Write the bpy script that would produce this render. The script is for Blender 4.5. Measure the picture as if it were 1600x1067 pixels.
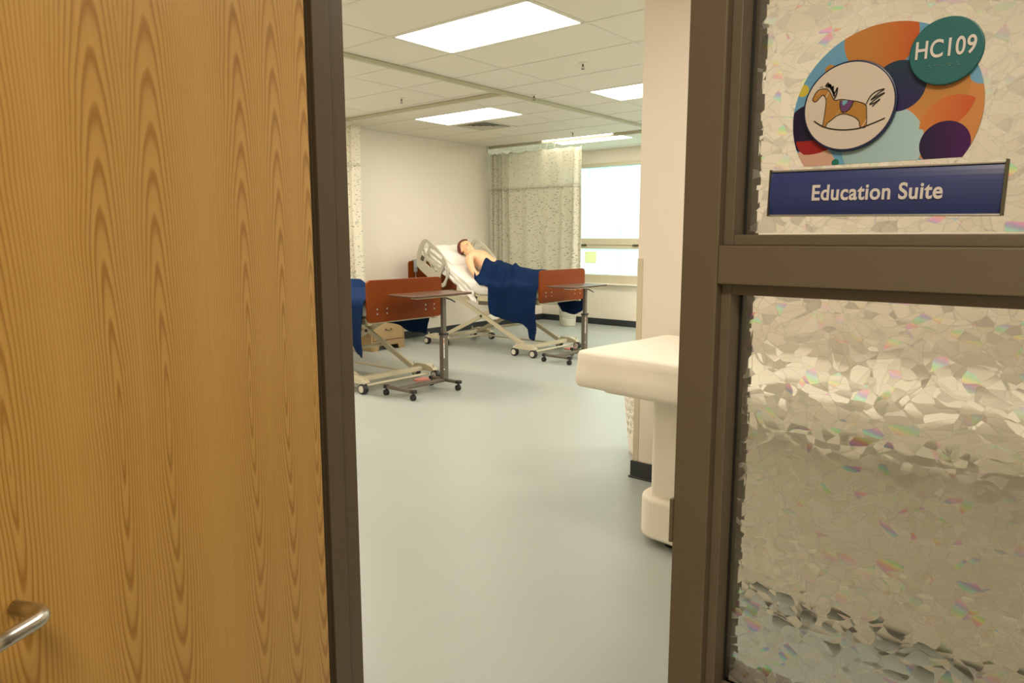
import bpy, bmesh, math, random
from mathutils import Vector, Matrix
random.seed(7)
R = math.radians
scn = bpy.context.scene
for o in list(bpy.data.objects): bpy.data.objects.remove(o)
C = scn.collection

# ------------------------------------------------------------------ camera
EYE = 1.375
cd = bpy.data.cameras.new('camera'); cam = bpy.data.objects.new('camera', cd); C.objects.link(cam)
cam.location = (0, 0, EYE)
cam.rotation_euler = (math.pi/2 - 0.1438, 0, 0.6963)
cd.lens = 1111/1600*36; cd.sensor_width = 36; cd.clip_start = .02; cd.clip_end = 100
scn.camera = cam
# ------------------------------------------------------------------ world, exposure
w = bpy.data.worlds.new('daylight'); scn.world = w; w.use_nodes = True
bg = w.node_tree.nodes['Background']; bg.inputs[0].default_value = (.74, .95, 1.0, 1); bg.inputs[1].default_value = 6.2
scn.view_settings.view_transform = 'Standard'; scn.view_settings.look = 'None'
scn.view_settings.exposure = 0.0; scn.view_settings.gamma = 1; scn.view_settings.use_curve_mapping = False
PANEL_STRENGTH = 12.0
WARM = (1.0, .90, .775)
def area(name, loc, sx, sy, power, col, rot=(0, 0, 0)):
    l = bpy.data.lights.new(name, 'AREA'); l.shape = 'RECTANGLE'; l.size = sx; l.size_y = sy; l.energy = power; l.color = col
    o = bpy.data.objects.new(name, l); C.objects.link(o); o.location = loc; o.rotation_euler = rot; return o
PW = 84
# unseen panels of the same grid; last one added off-grid to light exam table
for i, (x, y) in enumerate([(-5.78, 3.70), (-3.34, 8.53), (-.9, 6.1), (-.9, 8.53), (-5.78, 1.5), (-3.34, 1.5), (-.9, 2.2)]):
    area('ceiling_lamp', (x, y, 2.735), 1.16, .55, PW*{2.2: .32, 1.5: .22}.get(y, 1), WARM)
# hallway lamps on the camera's side of the door
area('hallway_lamp', (.35, -.45, 2.70), 1.2, .5, 43, (1.0, .86, .62))
area('hallway_lamp', (-3.6, -.35, 2.70), 1.2, .5, 14, (1.0, .86, .62))

# ------------------------------------------------------------------ node helpers
class NT:
    def __init__(s, name):
        s.m = bpy.data.materials.new(name); s.m.use_nodes = True; s.t = s.m.node_tree; s.t.nodes.clear()
        s.out = s.n('ShaderNodeOutputMaterial')
    def n(s, typ, **kw):
        x = s.t.nodes.new(typ)
        for k, v in kw.items(): setattr(x, k, v)
        return x
    def put(s, sock, v):
        if hasattr(v, 'is_linked') or isinstance(v, bpy.types.NodeSocket): s.t.links.new(v, sock)
        else:
            if isinstance(v, tuple) and len(v) == 3 and sock.type == 'RGBA': v = (*v, 1)
            sock.default_value = v
    def math(s, op, a, b=0.0, c=0.0, clamp=False):
        x = s.n('ShaderNodeMath', operation=op, use_clamp=clamp)
        s.put(x.inputs[0], a); s.put(x.inputs[1], b); s.put(x.inputs[2], c); return x.outputs[0]
    def mix(s, f, a, b, blend='MIX'):
        x = s.n('ShaderNodeMix', data_type='RGBA', blend_type=blend)
        s.put(x.inputs[0], f); s.put(x.inputs[6], a); s.put(x.inputs[7], b); return x.outputs[2]
    def coord(s, which='Object'): return s.n('ShaderNodeTexCoord').outputs[which]
    def sep(s, v):
        x = s.n('ShaderNodeSeparateXYZ'); s.put(x.inputs[0], v); return x.outputs
    def comb(s, a, b, c=0.0):
        x = s.n('ShaderNodeCombineXYZ'); s.put(x.inputs[0], a); s.put(x.inputs[1], b); s.put(x.inputs[2], c); return x.outputs[0]
    def scale(s, v, sc):
        x = s.n('ShaderNodeVectorMath', operation='MULTIPLY'); s.put(x.inputs[0], v); x.inputs[1].default_value = sc; return x.outputs[0]
    def noise(s, v, sc, det=2, rough=.5, dist=0):
        x = s.n('ShaderNodeTexNoise'); s.put(x.inputs['Vector'], v); x.inputs['Scale'].default_value = sc
        x.inputs['Detail'].default_value = det; x.inputs['Roughness'].default_value = rough; x.inputs['Distortion'].default_value = dist; return x
    def vor(s, v, sc, feature='F1', rnd=1):
        x = s.n('ShaderNodeTexVoronoi', feature=feature); s.put(x.inputs['Vector'], v); x.inputs['Scale'].default_value = sc
        x.inputs['Randomness'].default_value = rnd; return x
    def ramp(s, f, pts, interp='LINEAR'):
        x = s.n('ShaderNodeValToRGB'); s.put(x.inputs[0], f); cr = x.color_ramp; cr.interpolation = interp
        while len(cr.elements) < len(pts): cr.elements.new(.5)
        for e, (p, c) in zip(cr.elements, pts): e.position = p; e.color = (*c, 1) if len(c) == 3 else c
        return x.outputs[0]
    def bump(s, hgt, strength=.3, dist=.01):
        x = s.n('ShaderNodeBump'); s.put(x.inputs['Height'], hgt); x.inputs['Strength'].default_value = strength
        x.inputs['Distance'].default_value = dist; return x.outputs[0]
    def pbr(s, col, rough=.5, metal=0, normal=None, spec=.5, trans=0, sheen=0, coat=0):
        x = s.n('ShaderNodeBsdfPrincipled'); s.put(x.inputs['Base Color'], col); s.put(x.inputs['Roughness'], rough)
        x.inputs['Metallic'].default_value = metal; x.inputs['Specular IOR Level'].default_value = spec
        x.inputs['Sheen Weight'].default_value = sheen; x.inputs['Coat Weight'].default_value = coat
        if normal is not None: s.put(x.inputs['Normal'], normal)
        return x.outputs[0]
    def done(s, sh): s.t.links.new(sh, s.out.inputs[0]); return s.m

def plain(name, col, rough=.5, metal=0, var=.06, nsc=14, bump=0, spec=.5, bsc=200, sheen=0, coat=0):
    t = NT(name); co = t.coord(); nz = t.noise(co, nsc, 3)
    c = t.mix(t.math('MULTIPLY', nz.outputs[0], 1.0), tuple(v*(1-var) for v in col), tuple(min(1, v*(1+var)) for v in col))
    nm = t.bump(t.noise(co, bsc, 2).outputs[0], bump, .004) if bump else None
    return t.done(t.pbr(c, rough, metal, nm, spec, sheen=sheen, coat=coat))

M = {}
M['wall'] = plain('wall_paint', (.82, .742, .635), .75, bump=.05, var=.015, bsc=500)
M['wall_low'] = plain('vinyl_guard', (.62, .55, .40), .5, var=.02)
M['ceil'] = plain('ceiling_board', (.62, .57, .45), .9, var=.03)
M['tbar'] = plain('grid_steel', (.71, .68, .57), .5, var=.02)
M['track'] = plain('track_metal', (.50, .48, .33), .45, var=.03)
M['base'] = plain('rubber_base', (.022, .027, .03), .42, var=.1)
M['frame'] = plain('bronze_paint', (.128, .101, .070), .42, var=.04, nsc=8)
M['cream_metal'] = plain('cream_powder_coat', (.58, .52, .36), .4, var=.04)
M['cream_plastic'] = plain('grey_beige_plastic', (.50, .47, .37), .45, var=.04)
M['white_plastic'] = plain('white_plastic', (.80, .74, .63), .4, var=.02)
M['sheet'] = plain('white_sheet', (.80, .77, .69), .85, var=.02, bump=.15, bsc=60)
M['cover'] = plain('cream_cover', (.83, .77, .65), .6, var=.015)
M['black'] = plain('black_rubber', (.012, .012, .012), .5, var=.2)
M['hub'] = plain('caster_hub', (.62, .58, .46), .4)
M['grey_metal'] = plain('grey_tube', (.135, .115, .085), .4, metal=.3, var=.05)
M['steel'] = plain('brushed_steel', (.62, .60, .55), .28, metal=1, var=.05, nsc=30)
M['silver'] = plain('silver_trim', (.45, .43, .40), .35, metal=.8)
M['dark_metal'] = plain('dark_latch', (.10, .09, .06), .45, metal=.3)
M['skin'] = plain('mannequin_skin', (.78, .48, .27), .5, var=.05, nsc=6)
M['hair'] = plain('auburn_hair', (.14, .014, .01), .6, var=.35, nsc=60)
M['red'] = plain('red_pedal', (.62, .22, .17), .45)
M['lips'] = plain('lips', (.45, .17, .11), .5)
M['eye'] = plain('eye', (.12, .07, .04), .3)
M['basket'] = plain('basket_plastic', (.60, .58, .49), .5)
M['remote'] = plain('grey_handset', (.34, .36, .36), .45)
M['key'] = plain('handset_key', (.70, .72, .70), .5)
M['paper'] = None
M['label_white'] = plain('label_white', (.72, .70, .64), .6)
M['sign_white'] = plain('sign_white', (.62, .55, .52), .5, var=.01)
M['sign_ink'] = plain('sign_ink', (.012, .01, .01), .6)
M['braille'] = plain('braille', (.16, .27, .26), .4)
M['navy_rim'] = plain('navy_rim', (.012, .022, .08), .35)
M['teal'] = plain('teal_disc', (.012, .125, .15), .4, var=.03)
M['sign_text'] = plain('sign_text', (.66, .62, .64), .5, var=.01)
M['glass_edge'] = plain('setting_block', (.16, .15, .10), .5)

def m_floor():
    t = NT('sheet_vinyl'); co = t.coord(); x, y, z = t.sep(co)
    n1 = t.noise(co, 1.1, 3).outputs[0]; n2 = t.noise(co, 170, 3, .7).outputs[0]
    base = t.mix(n1, (.33, .36, .33), (.37, .395, .36)); c = t.mix(t.math('MULTIPLY', n2, .30), base, (.31, .325, .30))
    # seams of the vinyl sheets, two metres apart
    f = t.math('ABSOLUTE', t.math('SUBTRACT', t.math('FRACT', t.math('DIVIDE', t.math('ADD', x, 1.88+100.9), 1.83)), .1366))
    ln = t.math('LESS_THAN', f, .0011)
    c = t.mix(t.math('MULTIPLY', ln, .35), c, (.27, .26, .18))
    rg = t.math('ADD', .30, t.math('MULTIPLY', n1, .12))
    return t.done(t.pbr(c, rg, 0, t.bump(n2, .10, .002), .45))
M['floor'] = m_floor()
def m_tile():
    t = NT('acoustic_tile'); co = t.coord()
    n = t.noise(co, 260, 3, .8).outputs[0]; n2 = t.noise(co, 3, 2).outputs[0]
    c = t.mix(n, (.76, .71, .605), (.84, .79, .675)); c = t.mix(t.math('MULTIPLY', n2, .2), c, (.69, .64, .54))
    return t.done(t.pbr(c, .95, 0, t.bump(n, .25, .003), .1))
M['tile'] = m_tile()
def m_light():
    t = NT('lit_diffuser'); e = t.n('ShaderNodeEmission'); e.inputs[0].default_value = (1.0, .92, .80, 1); e.inputs[1].default_value = PANEL_STRENGTH
    return t.done(e.outputs[0])
M['light'] = m_light()
def m_shade():
    t = NT('translucent_blind'); co = t.coord(); n = t.noise(t.scale(co, (40, 1, 1)), 3).outputs[0]
    a = t.n('ShaderNodeBsdfTranslucent'); t.put(a.inputs[0], t.mix(n, (.76, .88, .84), (.86, .95, .91)))
    d = t.n('ShaderNodeBsdfDiffuse'); d.inputs[0].default_value = (.8, .82, .78, 1)
    mx = t.n('ShaderNodeMixShader'); mx.inputs[0].default_value = .25; t.put(mx.inputs[1], a.outputs[0]); t.put(mx.inputs[2], d.outputs[0])
    return t.done(mx.outputs[0])
M['shade'] = m_shade()
def m_paper():
    t = NT('note_paper'); a = t.n('ShaderNodeBsdfTranslucent'); a.inputs[0].default_value = (.30, .31, .20, 1)
    d = t.n('ShaderNodeBsdfDiffuse'); d.inputs[0].default_value = (.75, .74, .52, 1); x = t.n('ShaderNodeAddShader')
    t.put(x.inputs[0], a.outputs[0]); t.put(x.inputs[1], d.outputs[0]); return t.done(x.outputs[0])
M['paper'] = m_paper()
def m_clear():
    t = NT('clear_glass'); a = t.n('ShaderNodeBsdfTransparent'); a.inputs[0].default_value = (.985, 1.0, .99, 1)
    g = t.n('ShaderNodeBsdfGlossy'); g.inputs['Roughness'].default_value = .02
    fr = t.n('ShaderNodeFresnel'); mx = t.n('ShaderNodeMixShader'); t.put(mx.inputs[0], fr.outputs[0]); t.put(mx.inputs[1], a.outputs[0]); t.put(mx.inputs[2], g.outputs[0])
    return t.done(mx.outputs[0])
M['clear'] = m_clear()
def m_wood(name, light, dark, centers, kx, z0, ring, rough=.35, horizontal=False, contrast=1.0, spec=.3):
    t = NT(name); co = t.coord(); x, y, z = t.sep(co)
    if horizontal: x, z = z, x
    nw = t.noise(t.comb(t.math('MULTIPLY', x, 5.0), 0.0, t.math('MULTIPLY', z, 1.6)), 1.0, 3, .55)
    nf = t.noise(t.comb(t.math('MULTIPLY', x, 60.0), 0.0, t.math('MULTIPLY', z, 9.0)), 1.0, 3, .6)
    d = None; drift = t.math('MULTIPLY', t.math('SUBTRACT', nw.outputs[0], .5), .045)
    xx = t.math('ADD', x, drift)
    for c in centers:
        e = t.math('ABSOLUTE', t.math('SUBTRACT', xx, c)); d = e if d is None else t.math('MINIMUM', d, e)
    a = t.math('MULTIPLY', d, kx); b = t.math('SUBTRACT', z, z0)
    v = t.math('SQRT', t.math('ADD', t.math('MULTIPLY', a, a), t.math('MULTIPLY', b, b)))
    v = t.math('ADD', v, t.math('MULTIPLY', nf.outputs[0], ring*.28)); v = t.math('ADD', v, t.math('MULTIPLY', nw.outputs[0], ring*1.3))
    fr = t.math('FRACT', t.math('DIVIDE', v, ring))
    band = t.ramp(fr, [(0, (.05,)*3), (.45, (.22,)*3), (.72, (1,)*3), (.86, (.8,)*3), (1, (.05,)*3)])
    pores = t.noise(t.comb(t.math('MULTIPLY', x, 420.0), 0.0, t.math('MULTIPLY', z, 7.0)), 1.0, 2, .6).outputs[0]
    pr = t.ramp(pores, [(.50, (0, 0, 0)), (.72, (1, 1, 1))])
    big = t.noise(t.comb(t.math('MULTIPLY', x, 9.0), 0.0, t.math('MULTIPLY', z, .8)), 1.0, 2).outputs[0]
    f = t.math('MULTIPLY', band, t.math('MULTIPLY', t.math('SUBTRACT', .88, t.math('MULTIPLY', d, 7.0), clamp=True), contrast)); f = t.math('MAXIMUM', f, t.math('MULTIPLY', band, .22)); col = t.mix(f, light, dark)
    col = t.mix(t.math('MULTIPLY', pr, .20), col, dark)
    col = t.mix(t.math('MULTIPLY', t.math('SUBTRACT', big, .3), .5, clamp=True), col, tuple(v*.82 for v in light))
    # a few fine scuffs in the varnish
    sc = t.vor(t.comb(t.math('MULTIPLY', x, 7.0), 0.0, t.math('MULTIPLY', z, 5.0)), 1.0)
    return t.done(t.pbr(col, rough, 0, t.bump(pores, .05, .002), spec))
M['door_wood'] = m_wood('oak_veneer', (.62, .37, .105), (.33, .145, .020), [.020, .135, .249, .469, .569, .74, .88], 13.0, 1.10, .075)
M['mahog'] = m_wood('mahogany_laminate', (.200, .040, .003), (.14, .024, .002), [.1, .4, .9, 1.3], 9.0, .4, .09, .4, True, .6, .12)
M['table_wood'] = m_wood('dark_laminate', (.10, .045, .022), (.06, .026, .014), [.1, .4], 9.0, .2, .08, .32)
M['stand_wood'] = m_wood('grey_oak_laminate', (.40, .28, .14), (.26, .17, .08), [-.15, .15, .4], 9.0, .2, .06, .5, False, .8)
def m_blue():
    t = NT('navy_knit'); co = t.coord(); x, y, z = t.sep(co)
    wv = t.math('MULTIPLY', t.math('SINE', t.math('MULTIPLY', t.math('ADD', z, y), 420.0)), t.math('SINE', t.math('MULTIPLY', x, 420.0)))
    n = t.noise(co, 6, 3).outputs[0]
    c = t.mix(n, (.004, .013, .048), (.007, .022, .072)); c = t.mix(t.math('MULTIPLY', t.math('MAXIMUM', wv, 0.0), .25), c, (.018, .045, .12))
    return t.done(t.pbr(c, .9, 0, t.bump(wv, .3, .003), .06))
M['blue'] = m_blue()
def m_curtain(mesh=False):
    t = NT('curtain_mesh' if mesh else 'curtain_print'); u = t.coord('UV'); ux, uy, uz = t.sep(u)
    base = (.82, .79, .66) if not mesh else (.82, .79, .66)
    col = base
    for i, (c, rot, th) in enumerate([((.10, .10, .09), .6, .10), ((.16, .19, .22), 2.2, .085), ((.36, .22, .08), 1.2, .07)]):
        mp = t.n('ShaderNodeMapping'); t.put(mp.inputs[0], u); mp.inputs['Rotation'].default_value = (0, 0, rot); mp.inputs['Location'].default_value = (i*3.7, i*1.3, 0)
        mp.inputs['Scale'].default_value = (13, 38, 1)
        v = t.vor(mp.outputs[0], 1.0); m = t.math('MULTIPLY', t.math('LESS_THAN', v.outputs['Distance'], th*2.1), .6)
        if mesh: m = t.math('MULTIPLY', m, .75)
        col = t.mix(m, col, c)
    n = t.noise(u, 3, 2).outputs[0]; col = t.mix(t.math('MULTIPLY', n, .15), col, (.47, .44, .33))
    b = t.pbr(col, .9, spec=.1)
    tr = t.n('ShaderNodeBsdfTranslucent'); t.put(tr.inputs[0], col)
    mx = t.n('ShaderNodeMixShader'); mx.inputs[0].default_value = .35; t.put(mx.inputs[1], b); t.put(mx.inputs[2], tr.outputs[0])
    if not mesh: return t.done(mx.outputs[0])
    tp = t.n('ShaderNodeBsdfTransparent'); m2 = t.n('ShaderNodeMixShader')
    wx = t.math('SINE', t.math('MULTIPLY', ux, 900.0)); wy = t.math('SINE', t.math('MULTIPLY', uy, 900.0))
    hole = t.math('MULTIPLY', t.math('GREATER_THAN', t.math('MULTIPLY', wx, wy), .1), .4)
    t.put(m2.inputs[0], hole); t.put(m2.inputs[1], mx.outputs[0]); t.put(m2.inputs[2], tp.outputs[0])
    return t.done(m2.outputs[0])
M['curtain'] = m_curtain(); M['curtain_mesh'] = m_curtain(True)
def m_film():
    t = NT('prismatic_film'); co = t.coord(); x, y, z = t.sep(co)
    p = t.comb(x, z, 0.0)
    wn = t.noise(p, 22, 1); wv = t.n('ShaderNodeVectorMath', operation='MULTIPLY_ADD'); t.put(wv.inputs[0], wn.outputs[1]); wv.inputs[1].default_value = (.040, .040, 0); t.put(wv.inputs[2], p)
    wp = wv.outputs[0]
    wn2 = t.noise(p, 13, 1); wv2 = t.n('ShaderNodeVectorMath', operation='MULTIPLY_ADD'); t.put(wv2.inputs[0], wn2.outputs[1]); wv2.inputs[1].default_value = (.09, .09, 0); t.put(wv2.inputs[2], p)
    v1 = t.vor(t.scale(wp, (1, 1.35, 1)), 46); v2 = t.vor(t.scale(wv2.outputs[0], (1.0, 1.5, 1)), 34)
    e1 = t.vor(t.scale(wp, (1, 1.35, 1)), 46, 'DISTANCE_TO_EDGE').outputs['Distance']; e2 = t.vor(t.scale(wv2.outputs[0], (1.0, 1.5, 1)), 34, 'DISTANCE_TO_EDGE').outputs['Distance']
    a, b, c = t.sep(v1.outputs['Color']); d, e, f = t.sep(v2.outputs['Color'])
    r1 = t.math('FRACT', t.math('ADD', a, d)); r2 = t.math('FRACT', t.math('ADD', b, e)); r3 = t.math('FRACT', t.math('ADD', c, f))
    r4 = t.math('FRACT', t.math('ADD', t.math('MULTIPLY', a, 7.3), t.math('MULTIPLY', e, 5.1)))
    geo = t.n('ShaderNodeNewGeometry'); nv = t.n('ShaderNodeVectorMath', operation='ADD'); t.put(nv.inputs[0], geo.outputs['Normal'])
    t.put(nv.inputs[1], t.comb(t.math('MULTIPLY', t.math('SUBTRACT', r1, .5), 1.0), 0.0, t.math('MULTIPLY', t.math('SUBTRACT', r2, .5), 1.0)))
    nn = t.n('ShaderNodeVectorMath', operation='NORMALIZE'); t.put(nn.inputs[0], nv.outputs[0])
    N = nn.outputs[0]
    rf = t.n('ShaderNodeBsdfRefraction'); rf.inputs['IOR'].default_value = 1.06; rf.inputs['Roughness'].default_value = .24
    t.put(rf.inputs['Color'], t.mix(r4, (.93, .92, .89), (1, 1, 1))); t.put(rf.inputs['Normal'], N)
    tl = t.n('ShaderNodeBsdfTranslucent'); t.put(tl.inputs[0], (.97, .96, .92)); t.put(tl.inputs['Normal'], N)
    df = t.n('ShaderNodeBsdfDiffuse'); df.inputs[0].default_value = (.70, .68, .58, 1); t.put(df.inputs['Normal'], N)
    haze = t.n('ShaderNodeMixShader'); haze.inputs[0].default_value = .15; t.put(haze.inputs[1], tl.outputs[0]); t.put(haze.inputs[2], df.outputs[0])
    edge = t.math('LESS_THAN', t.math('MINIMUM', e1, t.math('MULTIPLY', e2, 1.0)), .022)
    fac = t.math('ADD', .10, t.math('MULTIPLY', edge, .15)); fac = t.math('ADD', fac, t.math('MULTIPLY', t.math('GREATER_THAN', r4, .86), .35), clamp=True)
    s1 = t.n('ShaderNodeMixShader'); t.put(s1.inputs[0], fac); t.put(s1.inputs[1], rf.outputs[0]); t.put(s1.inputs[2], haze.outputs[0])
    # rainbow shards: the film's diffraction colours painted in as a tint
    hue = t.math('FRACT', t.math('ADD', t.math('MULTIPLY', t.math('ADD', z, t.math('MULTIPLY', x, .3)), 34.0), r1))
    hs = t.n('ShaderNodeCombineColor', mode='HSV'); t.put(hs.inputs[0], hue); hs.inputs[1].default_value = .46; hs.inputs[2].default_value = 1.0
    ir = t.n('ShaderNodeBsdfRefraction'); ir.inputs['IOR'].default_value = 1.06; ir.inputs['Roughness'].default_value = .5; t.put(ir.inputs['Color'], hs.outputs[0]); t.put(ir.inputs['Normal'], N)
    mask = t.math('GREATER_THAN', r3, .90); patch = t.noise(p, 5, 2).outputs[0]
    mf = t.math('MULTIPLY', mask, t.ramp(patch, [(.42, (.25,)*3), (.58, (.85,)*3)]))
    s2 = t.n('ShaderNodeMixShader'); t.put(s2.inputs[0], mf); t.put(s2.inputs[1], s1.outputs[0]); t.put(s2.inputs[2], ir.outputs[0])
    return t.done(s2.outputs[0])
M['film'] = m_film()

# ------------------------------------------------------------------ mesh helpers
def box(bm, x0, x1, y0, y1, z0, z1, mat=None):
    vs = [bm.verts.new(p) for p in [(x0, y0, z0), (x1, y0, z0), (x1, y1, z0), (x0, y1, z0), (x0, y0, z1), (x1, y0, z1), (x1, y1, z1), (x0, y1, z1)]]
    if mat is not None:
        for v in vs: v.co = mat @ v.co
    for f in [(0, 3, 2, 1), (4, 5, 6, 7), (0, 1, 5, 4), (1, 2, 6, 5), (2, 3, 7, 6), (3, 0, 4, 7)]: bm.faces.new([vs[i] for i in f])
def bar(bm, a, b, w, h, up=(0, 0, 1)):
    a = Vector(a); b = Vector(b); d = b-a; L = d.length; d.normalize(); s = d.cross(Vector(up)).normalized(); u = s.cross(d)
    m = Matrix((( d.x, s.x, u.x, a.x), (d.y, s.y, u.y, a.y), (d.z, s.z, u.z, a.z), (0, 0, 0, 1)))
    box(bm, 0, L, -w/2, w/2, -h/2, h/2, m)
def cyl(bm, a, b, r0, r1=None, seg=16, caps=True):
    a = Vector(a); b = Vector(b); r1 = r0 if r1 is None else r1; d = (b-a).normalized()
    s = d.orthogonal().normalized(); u = d.cross(s)
    A = []; B = []
    for i in range(seg):
        t = 2*math.pi*i/seg; q = s*math.cos(t)+u*math.sin(t); A.append(bm.verts.new(a+q*r0)); B.append(bm.verts.new(b+q*r1))
    for i in range(seg): j = (i+1) % seg; bm.faces.new([A[i], A[j], B[j], B[i]])
    if caps: bm.faces.new(A[::-1]); bm.faces.new(B)
def tube(bm, pts, r, seg=10):
    pts = [Vector(p) for p in pts]; rings = []; s = None
    for i, p in enumerate(pts):
        d = (pts[min(i+1, len(pts)-1)]-pts[max(i-1, 0)]).normalized()
        s = d.orthogonal().normalized() if s is None else (s-d*s.dot(d)).normalized()
        u = d.cross(s); rings.append([bm.verts.new(p+(s*math.cos(2*math.pi*k/seg)+u*math.sin(2*math.pi*k/seg))*r) for k in range(seg)])
    for A, B in zip(rings, rings[1:]):
        for k in range(seg): j = (k+1) % seg; bm.faces.new([A[k], A[j], B[j], B[k]])
    bm.faces.new(rings[0][::-1]); bm.faces.new(rings[-1])
def lathe(bm, prof, c=(0, 0, 0), seg=24, capb=True, capt=True):
    rings = []
    for r, z in prof: rings.append([bm.verts.new((c[0]+r*math.cos(2*math.pi*k/seg), c[1]+r*math.sin(2*math.pi*k/seg), c[2]+z)) for k in range(seg)])
    for A, B in zip(rings, rings[1:]):
        for k in range(seg): j = (k+1) % seg; bm.faces.new([A[k], A[j], B[j], B[k]])
    if capb: bm.faces.new(rings[0][::-1])
    if capt: bm.faces.new(rings[-1])
def prism(bm, pts, axis, t0, t1):
    """pts: 2D outline, axis: 'x','y','z' extrusion axis"""
    def P(p, t): return {'x': (t, p[0], p[1]), 'y': (p[0], t, p[1]), 'z': (p[0], p[1], t)}[axis]
    A = [bm.verts.new(P(p, t0)) for p in pts]; B = [bm.verts.new(P(p, t1)) for p in pts]
    bm.faces.new(A[::-1]); bm.faces.new(B)
    n = len(pts)
    for i in range(n): j = (i+1) % n; bm.faces.new([A[i], A[j], B[j], B[i]])
def rrect(x0, x1, z0, z1, r, n=6):
    out = []
    for cx, cz, a0 in [(x1-r, z1-r, 0), (x0+r, z1-r, 90), (x0+r, z0+r, 180), (x1-r, z0+r, 270)]:
        for k in range(n+1): a = R(a0+90*k/n); out.append((cx+r*math.cos(a), cz+r*math.sin(a)))
    return out
def obj(name, bm, mat, parent=None, smooth=False, bevel=0, seg=2, ang=40):
    if isinstance(bm, bmesh.types.BMesh):
        bmesh.ops.recalc_face_normals(bm, faces=bm.faces[:]); me = bpy.data.meshes.new(name); bm.to_mesh(me); bm.free()
    else: me = bm
    o = bpy.data.objects.new(name, me); C.objects.link(o)
    if mat and not me.materials: me.materials.append(M[mat])
    if parent: o.parent = parent
    if smooth: me.shade_smooth()
    if bevel:
        b = o.modifiers.new('bevel', 'BEVEL'); b.width = bevel; b.segments = seg; b.limit_method = 'ANGLE'; b.angle_limit = R(ang)
    return o
def NB(): return bmesh.new()
def O(name, mat, parent, *boxes, **kw):
    bm = NB()
    for b in boxes: box(bm, *b)
    return obj(name, bm, mat, parent, **kw)
def tag(o, label, cat, group=None):
    o['label'] = label; o['category'] = cat
    if group: o['group'] = group
    return o
def thing(name, label, cat, loc=(0, 0, 0), rz=0, group=None):
    o = bpy.data.objects.new(name, None); C.objects.link(o); o.location = loc; o.rotation_euler = (0, 0, rz)
    o.empty_display_size = .1; return tag(o, label, cat, group)
def struct(o): o['kind'] = 'structure'; return o
def sroot(name, loc=(0, 0, 0), rz=0):
    o = bpy.data.objects.new(name, None); C.objects.link(o); o.location = loc; o.rotation_euler = (0, 0, rz); o['kind'] = 'structure'; return o
def copy_tree(o, parent=None):
    c = o.copy(); C.objects.link(c); c.parent = parent
    for ch in list(o.children): copy_tree(ch, c)
    return c

# ------------------------------------------------------------------ room shell
WL, WR, YD, YW, CH = -7.42, 1.9, 1.04, 9.68, 2.75
struct(O('floor', 'floor', None, (WL-.2, 2.4, -1.8, YW+.3, -.1, 0)))
struct(O('wall_left', 'wall', None, (WL-.15, WL, YD, YW+.15, 0, 2.95)))
struct(O('wall_right', 'wall', None, (WR, WR+.15, YD, YW+.15, 0, 2.95)))
# wall with the window
struct(O('wall_back', 'wall', None, (WL, WR, YW, YW+.15, 0, .66), (WL, WR, YW, YW+.15, 2.52, 2.95), (WL, -7.15, YW, YW+.15, .66, 2.52), (1.4, WR, YW, YW+.15, .66, 2.52)))
# wall holding the door and side light (openings left free)
DX0, DX1 = -1.3615-.052, .62
struct(O('wall_front', 'wall', None, (WL-.15, DX0, .9+.012, YD-.012, 0, 2.95), (DX1, 2.4, .912, 1.028, 0, 2.95), (DX0, DX1, .912, 1.028, 2.19, 2.95)))
# partition that ends in the corner beside the exam table
PX, PY = -2.02, 3.515
pt = struct(O('wall_partition', 'wall', None, (PX, WR, PY, PY+.19, 0, 2.95)))
O('corner_guard', 'wall_low', pt, (PX-.003, PX+.032, PY-.003, PY, .10, 1.265), (PX-.003, PX, PY, PY+.19, .10, 1.265), bevel=.0015)
# hallway on the camera side
struct(O('wall_hallway', 'wall', None, (WL-.15, 2.4, -1.8, -1.65, 0, 2.95), (WL-.3, WL-.15, -1.8, .95, 0, 2.95), (2.4, 2.55, -1.8, 1.1, 0, 2.95)))
struct(O('ceiling_hallway', 'ceil', None, (WL-.2, 2.5, -1.75, .93, 2.75, 2.95)))
def baseboard(name, *bx): return struct(O(name, 'base', None, *bx, bevel=.003))
baseboard('baseboard_left', (WL, WL+.012, YD, YW, 0, .10))
baseboard('baseboard_back', (WL+.012, WR, YW-.012, YW, 0, .10))
baseboard('baseboard_partition', (PX-.012, WR, PY-.014, PY, 0, .10), (PX-.012, PX, PY, PY+.2, 0, .10), (PX-.02, WR, PY-.022, PY-.012, 0, .012))
baseboard('baseboard_front', (WL, DX0-.01, YD-.014, YD, 0, .10))

# ceiling: slab, tiles and grid bars; lay-in lights replace single tiles
ceil = struct(O('ceiling', 'ceil', None, (WL, WR, YD, YW, CH+.03, CH+.2)))
GX, GY, TX, TY = -3.95, 3.41, 1.22, .603
LIGHTS = {(0, 0), (-2, 4), (0, 4), (-2, 8)}
tile_mesh = {}
for i in range(-3, 5):
    for j in range(-4, 11):
        x0 = max(GX+i*TX, WL); x1 = min(GX+(i+1)*TX, WR); y0 = max(GY+j*TY, YD); y1 = min(GY+(j+1)*TY, YW)
        if x1-x0 < .05 or y1-y0 < .05 or (i, j) in LIGHTS: continue
        spans = [(x0, x1)] if (i, j) != (-2, 5) else [(x0+.61, x1)]
        for a, b in spans:
            key = (round(b-a, 3), round(y1-y0, 3))
            if key not in tile_mesh:
                bm = NB(); box(bm, .004, key[0]-.004, .004, key[1]-.004, 0, .014)
                me = bpy.data.meshes.new('tile'); bmesh.ops.recalc_face_normals(bm, faces=bm.faces[:]); bm.to_mesh(me); bm.free(); me.materials.append(M['tile']); tile_mesh[key] = me
            t = bpy.data.objects.new('tile', tile_mesh[key]); C.objects.link(t); t.parent = ceil; t.location = (a, y0, CH)
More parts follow.
